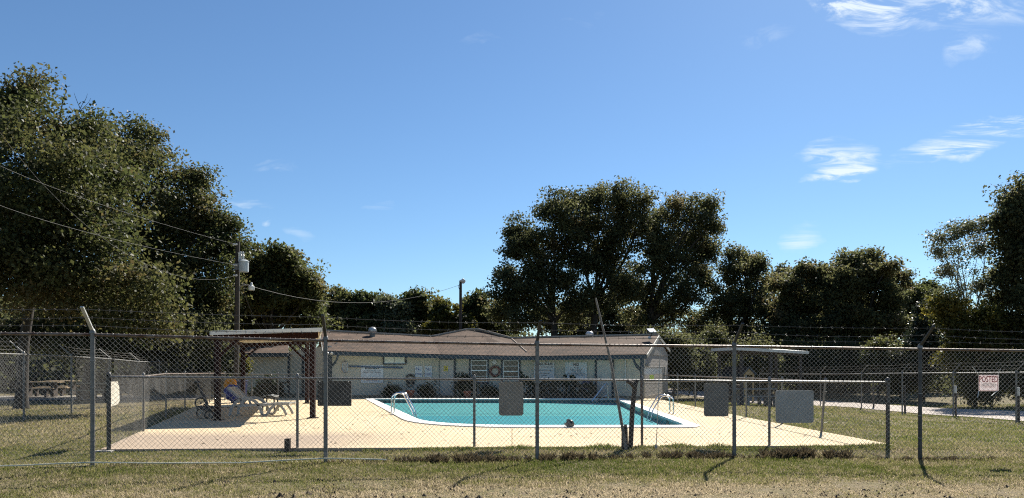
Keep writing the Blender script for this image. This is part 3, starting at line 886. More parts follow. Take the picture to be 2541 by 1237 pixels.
def fence(label, posts, tops, bots, post_r, rail_r, h, r, wire_m, post_m, rail_m, arm=None, arm_dir=None, ribbon=False, seed=0, corner=(), strands=3, mesh_gap=.03, lean=None, post_mats=None):
    """posts: (x,y); tops/bots: z of rail and of foot at each post"""
    cx = sum(p[0] for p in posts) / len(posts); cy = sum(p[1] for p in posts) / len(posts)
    root = empty('chain_link_fence', (cx, cy, min(bots)), label, 'fence')
    for i, (p, t, b) in enumerate(zip(posts, tops, bots)):
        rr = post_r * (1.45 if i in corner else 1.0)
        ln = lean[i] if lean else (0, 0)
        m = MB(); m.tube([(p[0] + ln[0], p[1] + ln[1], b - .12), (p[0], p[1], t + .02)], rr, 10)
        o = m.build('post', (post_mats or {}).get(i, post_m), root, True)
        c = MB(); c.lathe((p[0], p[1], t + .015), [(rr * 1.25, 0), (rr * 1.25, .03), (rr * .8, .06), (rr * .2, .075)], 10); c.build('post_cap', galv, o, True)
        if i not in corner:
            bm = MB()
            for q in range(4):
                zq = b + (t - b) * (.2 + .2 * q); bm.lathe((p[0], p[1], zq), [(rr + .004, 0), (rr + .004, .012)], 8)
            tag(bm.build('tie_wire', galv_wire, o), kind='stuff')
        if arm and i not in corner:
            am = MB(); e = Vector((p[0] + arm_dir[0] * arm[0], p[1] + arm_dir[1] * arm[0], t + .05 + arm[1]))
            am.bar((p[0], p[1], t + .05), e, .045, .022); am.build('barbed_arm', post_m if not post_mats else post_mats.get(('arm', i), post_m), o)
    rl = MB(); rl.tube([(p[0], p[1], t) for p, t in zip(posts, tops)], rail_r, 8); rl.build('top_rail', rail_m, root, True)
    tm = MB()
    for i in range(len(posts) - 1):
        a, b = Vector((*posts[i], tops[i])), Vector((*posts[i + 1], tops[i + 1])); n = int((b - a).length / .45)
        for k in range(n):
            c = a.lerp(b, (k + .5) / n); tm.torus(c, rail_r + .003, .0025, axis=(b - a), n=8, k=4)
    tag(tm.build('rail_ties', galv_wire, root), kind='stuff')
    for i in range(len(posts) - 1):
        link_panel('chain_link_mesh', posts[i], posts[i + 1], bots[i] + mesh_gap, tops[i] + .03, bots[i + 1] + mesh_gap, tops[i + 1] + .03, h, r, wire_m, root, ribbon, seed=seed + i)
    if arm:
        for s in range(strands):
            f = (s + .7) / strands if strands > 1 else 1
            pts = []
            for i, (p, t) in enumerate(zip(posts, tops)):
                q = Vector((p[0] + arm_dir[0] * arm[0] * f, p[1] + arm_dir[1] * arm[0] * f, t + .05 + arm[1] * f))
                if pts: pts += sag(pts[-1], q, random.uniform(.01, .05), 6)[1:]
                else: pts.append(q)
            w = MB(); barbed(w, pts, gap=.13 if not ribbon else .3); tag(w.build('barbed_wire', wire_dark, root), kind='stuff')
    return root


dark_post = mat('dark_steel_post', (.09, .09, .09), (.05, .05, .05), rough=.55, metal=.4)
# tall fence in front of everything
pp = [(-9.0, 9.75), (X(230, 10.24), 10.24), (X(808, 11), 11.0), (X(1333, 11.66), 11.66), (X(1822, 12.12), 12.12), (X(2283, 12.1), 12.1), (9.75, 12.15)]
tops = [1.96, Z(831, 10.24), Z(846, 11), Z(856, 11.66), Z(860, 12.12), Z(867, 12.1), Z(874, 12.15)]
bots = [.12, .11, .06, .02, 0, -.04, -.06]
fence('tall chain link fence with three barbed wire strands running across the front, before the deck', pp, tops, bots, .031, .021, .036, .0020, galv_wire, galv, rusty,
      arm=(.33, .31), arm_dir=(.12, -.99), seed=1, post_mats={('arm', 2): dark_post, ('arm', 3): dark_post, ('arm', 4): dark_post, ('arm', 5): dark_post, ('arm', 1): mat('lit_arm', (.55, .55, .52), (.4, .4, .38), rough=.6, metal=.2), 5: dark_post})  # the one pale arm has its sunlight put into the colour

# low fence round the deck: front, left side, right side, back left
FLc = (-6.98, 12.80); FRc = (6.86, 13.5)
fp = [FLc] + [(X(px, d), d) for px, d in ((738, 13.02), (1177, 13.2), (1593, 13.35), (1909, 13.45))] + [FRc]
fence('low chain link fence along the front edge of the pool deck', fp, [Z(936, 12.8), Z(939, 13.02), Z(942, 13.2), Z(944, 13.35), Z(947, 13.45), Z(949, 13.5)], [DECK_Z, DECK_Z, DECK_Z, .06, .05, .05], .024, .019, .036, .0013, wire_dark, galv, galv, seed=20, corner=(0, 5),
      post_mats={3: rusty, 2: galv, 5: mat('limed_post', (.5, .49, .45), (.3, .28, .25), rough=.7, metal=.2)})
lp = [FLc, (X(356, 16.3), 16.3), (X(412, 21.6), 21.6), (X(459, 26.0), 26.0), (X(520, 29.5), 29.5), (X(558, 31.2), 31.2)]
fence('low chain link fence along the left side of the deck with a bowed top rail', lp, [Z(936, 12.8), Z(935, 16.3), Z(928, 21.6), Z(928, 26), Z(927, 29.5), Z(927, 31.2)], [DECK_Z, .06, .05, .05, .05, .06], .024, .019, .045, .0015, galv_wire, galv, rusty, seed=40, corner=(0,), ribbon=True)
rp = [FRc, (6.78, 16.0), (6.72, 18.4), (6.62, 20.9), (6.58, 23.6), (6.52, 26.3), (6.5, 29.0), (6.45, 31.5)]
fence('low chain link fence along the right side of the deck', rp, [Z(949, 13.5), 1.17, 1.17, 1.17, 1.16, 1.15, 1.14, 1.13], [.05, .05, .05, .05, .05, .05, .05, .05], .024, .019, .045, .0015, galv_wire, galv, rusty, seed=60, corner=(0,), ribbon=True,
      lean=[(0, 0), (-.09, .02)] + [(0, 0)] * 6)
bp_ = [(X(558, 31.2), 31.2), (X(625, 31.7), 31.7), (X(690, 32.2), 32.2), (X(800, 32.9), 32.9)]
fence('low chain link fence behind the left pavilion before the shaded wall', bp_, [Z(927, 31.2), Z(929, 31.7), Z(929, 32.2), Z(930, 32.9)], [.06] * 4, .022, .018, .05, .0021, wire_dark, galv, galv, seed=80, ribbon=True)

# tall fences on either side of the grounds
op = [(-12.6, 16.9), (-13.4, 20.3), (-14.0, 23.5), (-14.7, 27.0), (-15.4, 30.5), (-16.2, 34.0), (-17.4, 38.4), (-18.6, 43.0), (-20, 47)]
fence('tall chain link fence with barbed wire along the left boundary under the oaks', op, [1.82, Z(880, 20.3), Z(885, 23.5), Z(891, 27), Z(898, 30.5), Z(899, 34), Z(901, 38.4), Z(905, 43), 1.5], [0.0] * 9, .028, .022, .05, .0022, galv_wire, galv, galv,
      arm=(.35, .32), arm_dir=(-.98, -.2), seed=100, ribbon=True, lean=[(0, 0)] * 4 + [(-.55, 0)] + [(0, 0)] * 4)
qp = [(18.2, 22.5), (18.0, 26.4), (17.9, 30.0), (17.2, 32.6), (17.2, 36.4), (17.1, 41.0), (15.4, 46)]
qz = [g(*p) for p in qp]
fence('tall chain link fence with barbed wire beside the gravel road on the right', qp, [Z(924, 22.5), Z(925, 26.4), Z(926, 30), Z(927, 32.6), Z(928, 36.4), Z(929, 41), Z(929, 46)], qz, .03, .022, .055, .0024, wire_dark, galv, galv,
      arm=(.3, .38), arm_dir=(.55, -.83), seed=140, ribbon=True)
for i, (px, d, lab) in enumerate(((2528, 26.9, 'nearest short dark post by the road, right of the POSTED sign'), (2372, 30.6, 'short dark post by the road left of the POSTED sign'), (2246, 33.4, 'short dark post by the road just left of the tall front fence post'),
                            (2168, 36.8, 'farthest short dark post by the road, behind the low fence corner'))):
    x = X(px, d); b = MB(); b.tube([(x, d, g(x, d) - .1), (x - .02, d, g(x, d) + 1.25)], .045, 8); root = empty('marker_post', (x, d, g(x, d)), lab, 'post', 'dark posts along the road')
    b.build('shaft', mat('tarred_post', (.06, .055, .05), (.03, .03, .03), rough=.8) if i == 0 else MATS['tarred_post'], root, True)
    if i < 2: b = MB(); b.tube([(x - .02, d, g(x, d) + .97), (x - .02, d, g(x, d) + 1.27)], .052, 8); b.build('reflector', white_paint, root, True)


# ------------------------------------------------------------------ pool house
class Wall:
    def __init__(s, a, b):
        s.a = Vector(a); s.b = Vector(b); t = (s.b - s.a).normalized(); s.t = t; s.n = Vector((t.y, -t.x)); s.ang = math.atan2(t.y, t.x)
        if s.n.dot(-s.a) < 0: s.n = -s.n

    def pt(s, px, py, off=0.0):
        """point of the wall face (off metres proud of it) seen at a pixel"""
        k = (px - 1270.5) / F; o = s.a + s.n * off
        d = (s.n.x * o.x + s.n.y * o.y) / (s.n.x * k + s.n.y)
        return Vector((k * d, d, CAM_Z - (py - HOR) / F * d))

    def at(s, px, off=0.0):
        p = s.pt(px, HOR, off); return Vector((p.x, p.y))


def rect(mb, w, x0, y0, x1, y1, off, th):
    """a plate on the wall seen as the pixel rectangle"""
    mb.plate([w.pt(x0, y1, off), w.pt(x1, y1, off), w.pt(x1, y0, off), w.pt(x0, y0, off)], Vector((w.n.x, w.n.y, 0)), th)
    return mb


def hollow(mb, w, x0, y0, x1, y1, t, off, th):
    rect(mb, w, x0, y0, x1, y0 + t, off, th); rect(mb, w, x0, y1 - t, x1, y1, off, th)
    rect(mb, w, x0, y0 + t, x0 + t, y1 - t, off, th); rect(mb, w, x1 - t, y0 + t, x1, y1 - t, off, th)
    return mb


def text(body, loc, ang, size, m, parent, align='CENTER', shear=0.0, bold=0.0, space=1.0, sx=1.0):
    c = bpy.data.curves.new('lettering', 'FONT'); c.body = body; c.size = size; c.align_x = align; c.align_y = 'CENTER'; c.extrude = .0015
    c.shear = shear; c.offset = bold; c.space_character = space; c.resolution_u = 2
    tmp = bpy.data.objects.new('lettering_curve', c)
    me = bpy.data.meshes.new_from_object(tmp); bpy.data.objects.remove(tmp); me.materials.clear(); me.materials.append(m)
    o = bpy.data.objects.new('lettering', me); col.objects.link(o); o.parent = parent
    o.location = loc - world_org(parent); o.rotation_euler = (R(90), 0, ang); o.scale = (sx, 1, 1)
    return o


PA = (X(604, 37.6), 37.6); PB = (X(718, 37.0), 37.0); PC = (X(817, 34.05), 34.05); PD = (X(1100, 36.0), 36.0); PE = (X(1320, 36.0), 36.0); PF_ = (X(1599, 33.2), 33.2); PG = (X(1657, 40.0), 40.0)
WS = [Wall(PA, PB), Wall(PB, PC), Wall(PC, PD), Wall(PD, PE), Wall(PE, PF_), Wall(PF_, PG)]
WL, WD, W1, W2, W3, WG = WS
house = empty('pool_house', (0, 36, DECK_Z), 'long cream pool house with a brown shingle roof and dark blue trim behind the pool', 'building')


def build_house():
    tops = [(2.1, 2.1), (2.25, 2.45), (2.25, 2.12), (2.12, 2.05), (2.05, 2.08), (2.1, 2.1)]
    for w, (z0, z1) in zip(WS, tops):
        core = MB(); n3 = Vector((w.n.x, w.n.y, 0))
        a0, b0 = Vector((*w.a, -.1)), Vector((*w.b, -.1))
        core.plate([a0, b0, Vector((*w.b, z1)), Vector((*w.a, z0))], -n3, .14)
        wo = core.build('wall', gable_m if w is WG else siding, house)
        zz = .16; k = 0
        while zz < min(z0, z1) - .1:
            bd = MB(); h = .17
            p = [Vector((*w.a, zz)), Vector((*w.b, zz)), Vector((*w.b, zz + h)), Vector((*w.a, zz + h))]
            lo, hi = n3 * (.005 if w is WG else .018), n3 * (.003 if w is WG else .006)
            vs = [p[0] + n3 * .001, p[1] + n3 * .001, p[1] + lo, p[0] + lo, p[3] + n3 * .001, p[2] + n3 * .001, p[2] + hi, p[3] + hi]
            bd.add(vs, [(0, 1, 2, 3), (3, 2, 6, 7), (4, 7, 6, 5), (0, 3, 7, 4), (1, 5, 6, 2)])
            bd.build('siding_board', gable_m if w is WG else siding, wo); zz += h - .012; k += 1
        f = MB(); f.plate([a0, b0, Vector((*w.b, .15)), Vector((*w.a, .15))], n3, .04); f.build('foundation', deck_side, wo)
    # corner boards
    for p in (PC, PB): c = MB(); c.box((p[0], p[1] - .03, 1.1), (.12, .12, 2.1)); c.build('corner_board', trim_blue, house)
    # gable end infill on the right
    ap = P(1634, 838, 36.6)
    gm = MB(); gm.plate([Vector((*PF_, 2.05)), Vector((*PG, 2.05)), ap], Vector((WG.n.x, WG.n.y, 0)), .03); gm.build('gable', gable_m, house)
    # roof: shingled planes with thickness
    EL = P(803, 870.5, 33.3); E1 = P(1092, 879.5, 35.2); E2 = P(1318, 884, 35.2); ER = P(1604, 879.5, 32.4)
    RL = P(795, 821.5, 37.4); VL = P(1072, 836, 39.4); K1 = P(1160, 818.5, 40.2); K2 = P(1186, 818.5, 40.2); VR = P(1268, 840, 39.4); RR = P(1634, 832, 36.5)
    BL = P(790, 860, 42.5); B1 = P(1060, 862, 44); B2 = P(1290, 866, 44); BR = P(1661, 868, 40.4)
    EA = P(592, 876, 36.6); EB = P(716, 876, 36.6); RA = P(600, 848, 40.5); RB = P(716, 848, 40.5)
    dn = Vector((0, 0, -.10))
    for nm, ring in (('roof_slope', [EL, E1, VL, RL]), ('roof_slope', [E1, E2, VR, K2, K1, VL]), ('roof_slope', [E2, ER, RR, VR]), ('roof_slope', [RL, VL, B1, BL]), ('roof_slope', [VL, K1, K2, VR, B2, B1]),
                     ('roof_slope', [VR, RR, BR, B2]), ('roof_slope', [EA, EB, RB, RA])):
        m = MB(); m.plate(ring, dn, 1.0); o = m.build(nm, shingle, house)
    # ridge and hip caps, their sunlight put into a paler colour
    r = MB()
    for a, b in ((RL, VL), (VR, RR), (K1, K2), (K2, VR), (K1, VL)): r.tube([a + Vector((0, 0, .02)), b + Vector((0, 0, .02))], .07, 6)
    r.tube([VR + Vector((0, 0, .015)), E2.lerp(VR, .2) + Vector((0, 0, .02))], .03, 6)
    r.build('ridge_cap', mat('sunlit_ridge_shingle', (.42, .34, .26), (.32, .25, .19), rough=.9), house)
    # fascia boards and gutter
    for a, b in ((EL, E1), (E1, E2), (E2, ER), (EA, EB)):
        f = MB(); o = Vector((0, -.025, -.115)); f.bar(a + o, b + o, .045, .17); f.build('fascia', trim_blue, house)
    f = MB(); f.bar(ER + Vector((.03, 0, -.09)), RR + Vector((.03, 0, -.09)), .045, .15); f.bar(RR + Vector((.03, 0, -.09)), BR + Vector((.03, 0, -.09)), .045, .15)
    f.bar(EL + Vector((-.03, 0, -.09)), RL + Vector((-.03, 0, -.09)), .045, .15)
    f.build('rake_board', mat('rake_paint', (.34, .33, .28), (.2, .2, .18), rough=.7), house)
    sf = MB()
    for a, b, w in ((EL, E1, W1), (E1, E2, W2), (E2, ER, W3)):
        wa, wb = Vector((*w.a, 0)), Vector((*w.b, 0)); z0, z1 = a.z - .13, b.z - .13
        sf.plate([Vector((a.x, a.y, z0)), Vector((b.x, b.y, z1)), Vector((wb.x, wb.y, z1)), Vector((wa.x, wa.y, z0))], Vector((0, 0, 1)), .02)
    sf.build('soffit', siding, house)
    # porch posts with curved braces
    for px, d, top, s in ((819, 33.35, 874, 1), (1593, 32.55, 884, -1)):
        a = P(px, top + 4, d); pm = MB(); pm.bar(Vector((a.x, a.y, DECK_Z)), a, .15, .15)
        e = Vector((s * .0, 0, 0)); q = [Vector((a.x + s * .07, a.y, a.z - .55)), Vector((a.x + s * .22, a.y, a.z - .42)), Vector((a.x + s * .33, a.y, a.z - .2)), Vector((a.x + s * .36, a.y, a.z - .02))]
        pm.tube(q, .055, 6)
        if s < 0: pm.tube([Vector((a.x - .07, a.y, a.z - .5)), Vector((a.x - .3, a.y, a.z - .25)), Vector((a.x - .42, a.y, a.z))], .05, 6)
        pm.build('porch_post', trim_blue, house, bevel=.008)
    # windows
    for w, x0, x1, y0, y1, bars, thick in ((W2, 1164, 1213.5, 890, 953, (907, 934), 920), (W2, 1243.5, 1291.5, 890.5, 951, (909, 935.5), 922)):
        fr = hollow(MB(), w, x0, y0, x1, y1, 4.6, .035, .05).build('window', trim_blue, house)
        rect(MB(), w, x0 + 4, y0 + 4, x1 - 4, y1 - 4, .036, .008).build('pane', glass_dark, fr)
        sm = hollow(MB(), w, x0 + 4.6, y0 + 4.6, x1 - 4.6, y1 - 4.6, 1.3, .046, .03)
        for yb in bars: rect(sm, w, x0 + 6, yb - .5, x1 - 6, yb + .5, .046, .022)
        rect(sm, w, x0 + 6, thick - 1.1, x1 - 6, thick + 1.1, .046, .034)
        sm.build('sash', alum, fr)
        bl = MB()
        for k in range(12):
            yy = y0 + 7 + k * (y1 - y0 - 14) / 12
            rect(bl, w, x0 + 6.5, yy, x1 - 6.5, yy + .8, .0445, .001)
        bl.build('blind', mat('blind_slats', (.16, .17, .14), rough=.6) if 'blind_slats' not in MATS else MATS['blind_slats'], fr)
    fr = hollow(MB(), W1, 950, 881, 1008.5, 905.5, 3.2, .035, .05).build('window', mat('black_frame', (.02, .026, .035), rough=.5), house)
    for x0, x1 in ((953, 977.4), (978.8, 1003)): rect(MB(), W1, x0, 885.3, x1, 900.5, .036, .012).build('pane', frosted, fr)
    rect(MB(), W1, 953, 900.5, 1005.3, 902.3, .036, .02).build('sash', alum, fr)
    # doors
    for w, x0, x1, y0, kx in ((W2, 1086, 1131, 889, 1124), (W3, 1477, 1523.5, 890, 1488), (WD, 751, 774, 883, 770)):
        base = w.pt((x0 + x1) / 2, HOR).y; yb = HOR + (CAM_Z - DECK_Z) * F / base - 1
        rect(MB(), w, x0 + 5, y0 + 4.5, x1 - 5, yb, .032, .03).build('door', door_paint, house)
        dr = house.children[-1]
        fm = rect(MB(), w, x0, y0, x1, y0 + 4.5, .032, .06); rect(fm, w, x0, y0 + 4.5, x0 + 5, yb, .032, .06); rect(fm, w, x1 - 5, y0 + 4.5, x1, yb, .032, .06)
        fm.build('door_frame', trim_blue, dr)
        h = MB(); p = w.pt(kx, 940, .10); h.lathe(p, [(.012, -.03), (.03, -.02), (.034, .01), (.015, .03)], 10, axis=(w.n.x, w.n.y, 0)); h.build('handle', chrome, dr, True)
    # downpipes and conduit
    c = MB(); p = W3.pt(1552, HOR, .05); c.tube([(p.x, p.y, .5), (p.x, p.y, 2.02)], .022, 6); c.build('conduit', alum, house)
    # roof furniture: turbine vents, stack pipe
    for px, py, d in ((924, 834, 37.6), (1463, 844, 38.2)):
        p = P(px, py, d); s = 9.5 / F * d
        v = MB(); v.lathe(p - Vector((0, 0, .3)), [(s * .75, 0), (s * .75, .3 + s * .9)], 16)
        base = v.build('roof_vent', galv, house, True)
        hd = MB(); hd.lathe(p + Vector((0, 0, s * .75)), [(s * .7, 0), (s * 1.02, s * .35), (s * 1.06, s * .8), (s * .9, s * 1.2), (s * .5, s * 1.5), (s * .1, s * 1.58)], 18)
        hd.build('turbine_head', mat('bright_galvanised', (.68, .68, .66), (.5, .5, .49), rough=.4, metal=.35) if 'bright_galvanised' not in MATS else MATS['bright_galvanised'], base, True)
        fn = MB()
        for k in range(18):
            a = k * math.pi / 9; c_, s_ = math.cos(a), math.sin(a); z0 = p.z + s * .8
            fn.bar((p.x + c_ * s * 1.05, p.y + s_ * s * 1.05, z0 + s * .2), (p.x + c_ * s * .98, p.y + s_ * s * .98, z0 + s * .95), .02, .02)
        tag(fn.build('turbine_fin', galv, base), kind='stuff')
    p = P(835, 859, 35.0); v = MB(); v.lathe(p, [(.10, -.1), (.10, .02), (.045, .04), (.045, .19), (.05, .2)], 10); v.build('stack_pipe', alum, house, True)
    # eave flood lamps on the left post
    p = P(819, 876, 33.2); v = MB()
    for dx in (-.08, .1): v.lathe(p + Vector((dx, -.1, -.02)), [(.025, -.06), (.06, 0), (.065, .05), (.02, .07)], 10, axis=(dx * 3, -1, -.5))
    v.build('flood_lamp', lamp_white, house, True)


build_house()


def sign(w, x0, y0, x1, y1, lines, label, m=sign_white, off=.05, name='wall_sign', group=None):
    ce = w.pt((x0 + x1) / 2, (y0 + y1) / 2, off)
    root = empty(name, w.pt((x0 + x1) / 2, y1, off), label, 'sign', group)
    rect(MB(), w, x0, y0, x1, y1, off, .012).build('panel', m, root, bevel=.003)
    for (body, yy, hpx, mm, *o) in lines:
        kw = o[0] if o else {}
        p = w.pt((x0 + x1) / 2 if kw.get('align', 'CENTER') == 'CENTER' else x0 + 3, yy, off + .016); sz = hpx / F * p.y * 1.4
        text(body, p, w.ang, sz, mm, root, **kw)
    return root


sign(W1, 895, 906.5, 951, 951.5, [('WARNING', 914.5, 5.2, ink, {'bold': .004}), ('NO LIFEGUARD ON DUTY', 921.3, 2.6, ink), ('SWIM AT YOUR OWN RISK', 925.3, 2.6, ink), ('CHILDREN UNDER 14 MUST', 940, 2.2, ink_red), ('BE WITH AN ADULT', 944, 2.2, ink_red)],
     'large white warning sign on the wall below the high frosted window, behind a blue pole')
sign(W1, 1029.5, 908.5, 1048, 936.5, [('No', 916.5, 7.5, ink_blue), ('DIVING', 929, 6.0, ink_blue, {'sx': .62})], 'small white notice on the cream wall, farther from the door of a matching pair', group='pair of small notices')
sign(W1, 1053.5, 908.5, 1072, 937, [('No', 917, 7.5, ink_blue), ('RUNNING', 929.5, 6.0, ink_blue, {'sx': .52})], 'small white notice beside the door frame, nearer the door of a matching pair', group='pair of small notices')
sign(W2, 1101, 908.5, 1111.5, 922, [('Z', 915, 7, ink)], 'small yellow notice stuck on the door with the blue frame', yellow, off=.065)
sign(W3, 1325, 899.5, 1376, 942, [('POOL RULES', 904, 5.6, ink, {'bold': .006, 'space': 1.02}), ('Public welcome to enjoy', 911, 3.6, ink, {'shear': .3}), ('this place of recreation', 919.5, 3.6, ink, {'shear': .3}), ('Have a good', 927, 3.6, ink, {'shear': .3}), ('summer', 932, 3.4, ink, {'shear': .3})],
     'white sign headed POOL RULES on the wall behind the tall fence post')
sign(W3, 1403, 899.5, 1456.5, 942, [('NO', 905.5, 6.8, ink, {'bold': .008}), ('Running', 912.5, 3, ink, {'shear': .3}), ('Diving or Horseplay', 916.5, 3, ink, {'shear': .3}), ('Glass or Bottles', 920, 3, ink, {'shear': .3}), ('Food or Drinks', 923.5, 3, ink, {'shear': .3}), ('Pets or Smoking in the Pool', 927.2, 3, ink, {'shear': .3}), ('Alcohol or Loud Music allowed', 930.8, 3, ink, {'shear': .3})],
     'white sign headed NO with lines of script, near the right-hand door')

# things hung on or standing against the wall
p = W2.pt(1227, 899, .04); ck = empty('wall_clock', p - Vector((0, 0, .12)), 'small round white clock on the wall between the two windows', 'clock')
m = MB(); m.lathe(p, [(.118, 0), (.122, .03), (.105, .045)], 20, axis=(W2.n.x, W2.n.y, 0)); m.build('case', alum, ck, True)
m = MB(); m.lathe(p + Vector((0, -.04, 0)), [(.10, 0), (.10, .01)], 20, axis=(W2.n.x, W2.n.y, 0)); m.build('dial', sign_white, ck)
m = MB(); q = p + Vector((0, -.055, 0)); m.bar(q, q + Vector((.05, 0, .03)), .008, .004); m.bar(q, q + Vector((-.01, 0, .075)), .008, .004); m.build('hand', ink, ck)
m = MB(); m.torus(W2.pt(1228.5, 922, .1), .225, .062, axis=(W2.n.x, W2.n.y, 0), n=28, k=10); top_mesh('life_ring', m, ring_red, 'faded red life ring hanging on the wall under the clock', 'life ring', smooth=True)
rg = W1.pt(1019, 941, .08)
m = MB(); m.torus(rg, .20, .05, axis=(W1.n.x, W1.n.y, 0), n=24, k=8); m.torus(rg + Vector((0, -.04, -.2)), .17, .03, axis=(W1.n.x, W1.n.y, .1), n=20, k=6); m.tube([rg + Vector((0, -.05, .2)), rg + Vector((.12, -.05, -.3))], .015, 5)
top_mesh('hose_coil', m, mat('dark_hose', (.07, .06, .05), (.04, .035, .03), rough=.7), 'dark coiled hose hanging on the wall left of the small notices', 'hose', smooth=True)
nt_ = empty('leaf_skimmer', W1.pt(920, 912, .12), 'pool skimmer on a long blue pole lying on hooks along the wall', 'pool skimmer')
m = MB(); m.tube([W1.pt(866, 910, .13), W1.pt(905, 911, .13), W1.pt(1000, 913.5, .13)], .035, 8); m.build('handle_pole', mat('blue_pole', (.12, .2, .33), (.09, .15, .26), rough=.35, metal=.3), nt_, True)
m = MB(); q = W1.pt(856, 911, .13); ppts = [q + Vector((.13 * math.cos(a), 0, .27 * math.sin(a))) for a in [i * math.pi / 8 for i in range(17)]]; m.tube(ppts, .018, 6); m.build('net_frame', alum, nt_, True)
m = MB(); m.plate([q + Vector((.11 * math.cos(a), .02, .25 * math.sin(a))) for a in [i * math.pi / 8 for i in range(16)]], Vector((0, 1, 0)), .05); m.build('net', mat('white_netting', (.5, .52, .52), (.4, .42, .42), rough=.8), nt_)
m = MB()
for px in (869, 979): a = W1.pt(px, 912, .02); m.bar(a, W1.pt(px, 909, .2), .04, .03)
m.build('hook', ink, nt_)

# solar lamp on the roof
sp_ = empty('solar_panel', P(1612, 846, 35.4), 'small tilted white solar panel on a bracket at the end of the roof', 'solar panel')
c = P(1617, 821, 35.4); m = MB(); a = [P(1604.5, 816, 35.8), P(1622, 815.5, 35.8), P(1629.5, 824, 35.1), P(1613, 824.5, 35.1)]
m.plate(a, Vector((0, .1, -1)), .03); m.build('panel', mat('white_panel', (.82, .83, .83), (.78, .78, .78), rough=.25), sp_)
m = MB(); m.tube([P(1617, 824, 35.4), P(1617, 833, 35.4), P(1611, 838, 35.3)], .025, 6); m.build('bracket', black, sp_)
m = MB(); m.lathe(P(1612, 839, 35.2), [(.03, -.05), (.075, -.01), (.075, .05), (.03, .08)], 10, axis=(-.4, -1, .2)); m.build('lamp_head', lamp_white, sp_, True)

# ------------------------------------------------------------------ pavilions
def pavilion(label, corners, zt, posts, post_w, post_m, beam_pairs, roof_th, braces, fascia_m, ceil=True):
    cx = sum(c[0] for c in corners) / 4; cy = sum(c[1] for c in corners) / 4
    root = empty('pavilion', (cx, cy, posts[0][2]), label, 'pavilion')
    top = [Vector((*c, z)) for c, z in zip(corners, zt)]
    m = MB(); m.plate([t + Vector((0, 0, .004)) for t in top], Vector((0, 0, -1)), .03); m.build('roof', fascia_m, root)
    for i in range(4):
        a, b = top[i], top[(i + 1) % 4]; f = MB(); o = Vector((0, 0, -roof_th / 2)); e = (b - a).normalized() * .02
        f.bar(a + o + e, b + o - e, .04, roof_th); f.build('fascia', fascia_m, root)
    # corrugated roof panels seen from below
    n = 8
    for k in range(n):
        t0, t1 = k / n + .004, (k + 1) / n - .004
        q = [top[0].lerp(top[3], t0), top[1].lerp(top[2], t0), top[1].lerp(top[2], t1), top[0].lerp(top[3], t1)]
        m = MB(); m.plate([v + Vector((0, 0, -.034)) for v in q], Vector((0, 0, -1)), .02); m.build('ceiling_panel', soffit, root)
    for (x, y, zb, ztop) in posts:
        m = MB(); m.bar((x, y, zb - .05), (x, y, ztop), post_w, post_w); m.build('post', post_m, root, bevel=.006)
        bp = MB(); bp.box((x, y, zb + .01), (post_w * 1.9, post_w * 1.9, .02)); bp.build('base_plate', post_m, root)
    for (a, b, h) in beam_pairs:
        m = MB(); m.bar(a, b, post_w * .9, h); m.build('beam', post_m, root)
    for (a, b) in braces:
        m = MB(); m.bar(a, b, .08, .08); m.build('brace', post_m, root)
    return root


cs = [(X(522, 19.15), 19.15), (X(798, 20.0), 20.0), (X(790, 30.0), 30.0), (X(589, 29.4), 29.4)]
zt = [Z(822, 19.15), Z(814, 20.0), 2.66, 2.52]
pA = (X(540, 19.7), 19.7); pB = (X(776, 20.5), 20.5); pC = (X(762, 28.6), 28.6); pD = (X(603, 28.2), 28.2)
bz = [2.30, 2.40, 2.46, 2.34]
V3 = lambda p, z: Vector((p[0], p[1], z))
pavilion('maroon steel pavilion with a flat white-edged roof on the left of the deck', cs, zt,
         [(*pA, DECK_Z, 2.28), (*pB, DECK_Z, 2.40), (*pC, DECK_Z, 2.45), (*pD, DECK_Z, 2.34)], .135, maroon,
         [(V3(pA, 2.285) - Vector((.25, 0, 0)), V3(pB, 2.385) + Vector((.15, 0, 0)), .19), (V3(pD, 2.31), V3(pC, 2.42), .14), (V3(pA, 2.29), V3(pD, 2.33), .11), (V3(pB, 2.38), V3(pC, 2.43), .11)], .105,
         [(V3(pA, 1.75), V3(pA, 2.25).lerp(V3(pB, 2.3), .22)), (V3(pB, 1.7), V3(pB, 2.33).lerp(V3(pA, 2.3), .25)), (V3(pD, 1.75), V3(pD, 2.25).lerp(V3(pC, 2.3), .25)), (V3(pC, 1.65), V3(pC, 2.35).lerp(V3(pD, 2.3), .28)),
          (V3(pB, 1.7), V3(pB, 2.35).lerp(V3(pC, 2.4), .12)), (V3(pC, 1.7), V3(pC, 2.4).lerp(V3(pB, 2.35), .12)), (V3(pA, 1.7), V3(pA, 2.3).lerp(V3(pD, 2.3), .12))], white_paint)

A = (X(1825, 31), 31.0); B = (X(2007, 34.6), 34.6); C = (X(1765, 35.6), 35.6); D = (B[0] + C[0] - A[0], B[1] + C[1] - A[1])
zt = [Z(862, 31), Z(872.5, 34.6), 2.42, Z(866, 35.6)]
q = [(X(1840, 31.9), 31.9), (X(1912, 33.2), 33.2), (X(1986, 34.7), 34.7), (X(1785, 35.3), 35.3), (B[0] + C[0] - A[0] - .3, D[1] - .5)]
dk = mat('dark_steel', (.04, .03, .03), (.025, .02, .02), rough=.6)
pavilion('dark steel picnic pavilion with a flat pale-edged roof on the right lawn', [A, B, D, C], zt, [(*p, g(*p), 2.16) for p in q], .13, dk,
         [(V3(q[0], 2.18), V3(q[2], 2.1), .18), (V3(q[0], 2.16), V3(q[3], 2.2), .16), (V3(q[3], 2.18), V3(q[4], 2.2), .16), (V3(q[2], 2.1), V3(q[4], 2.2), .14)], .125, [], white_paint)


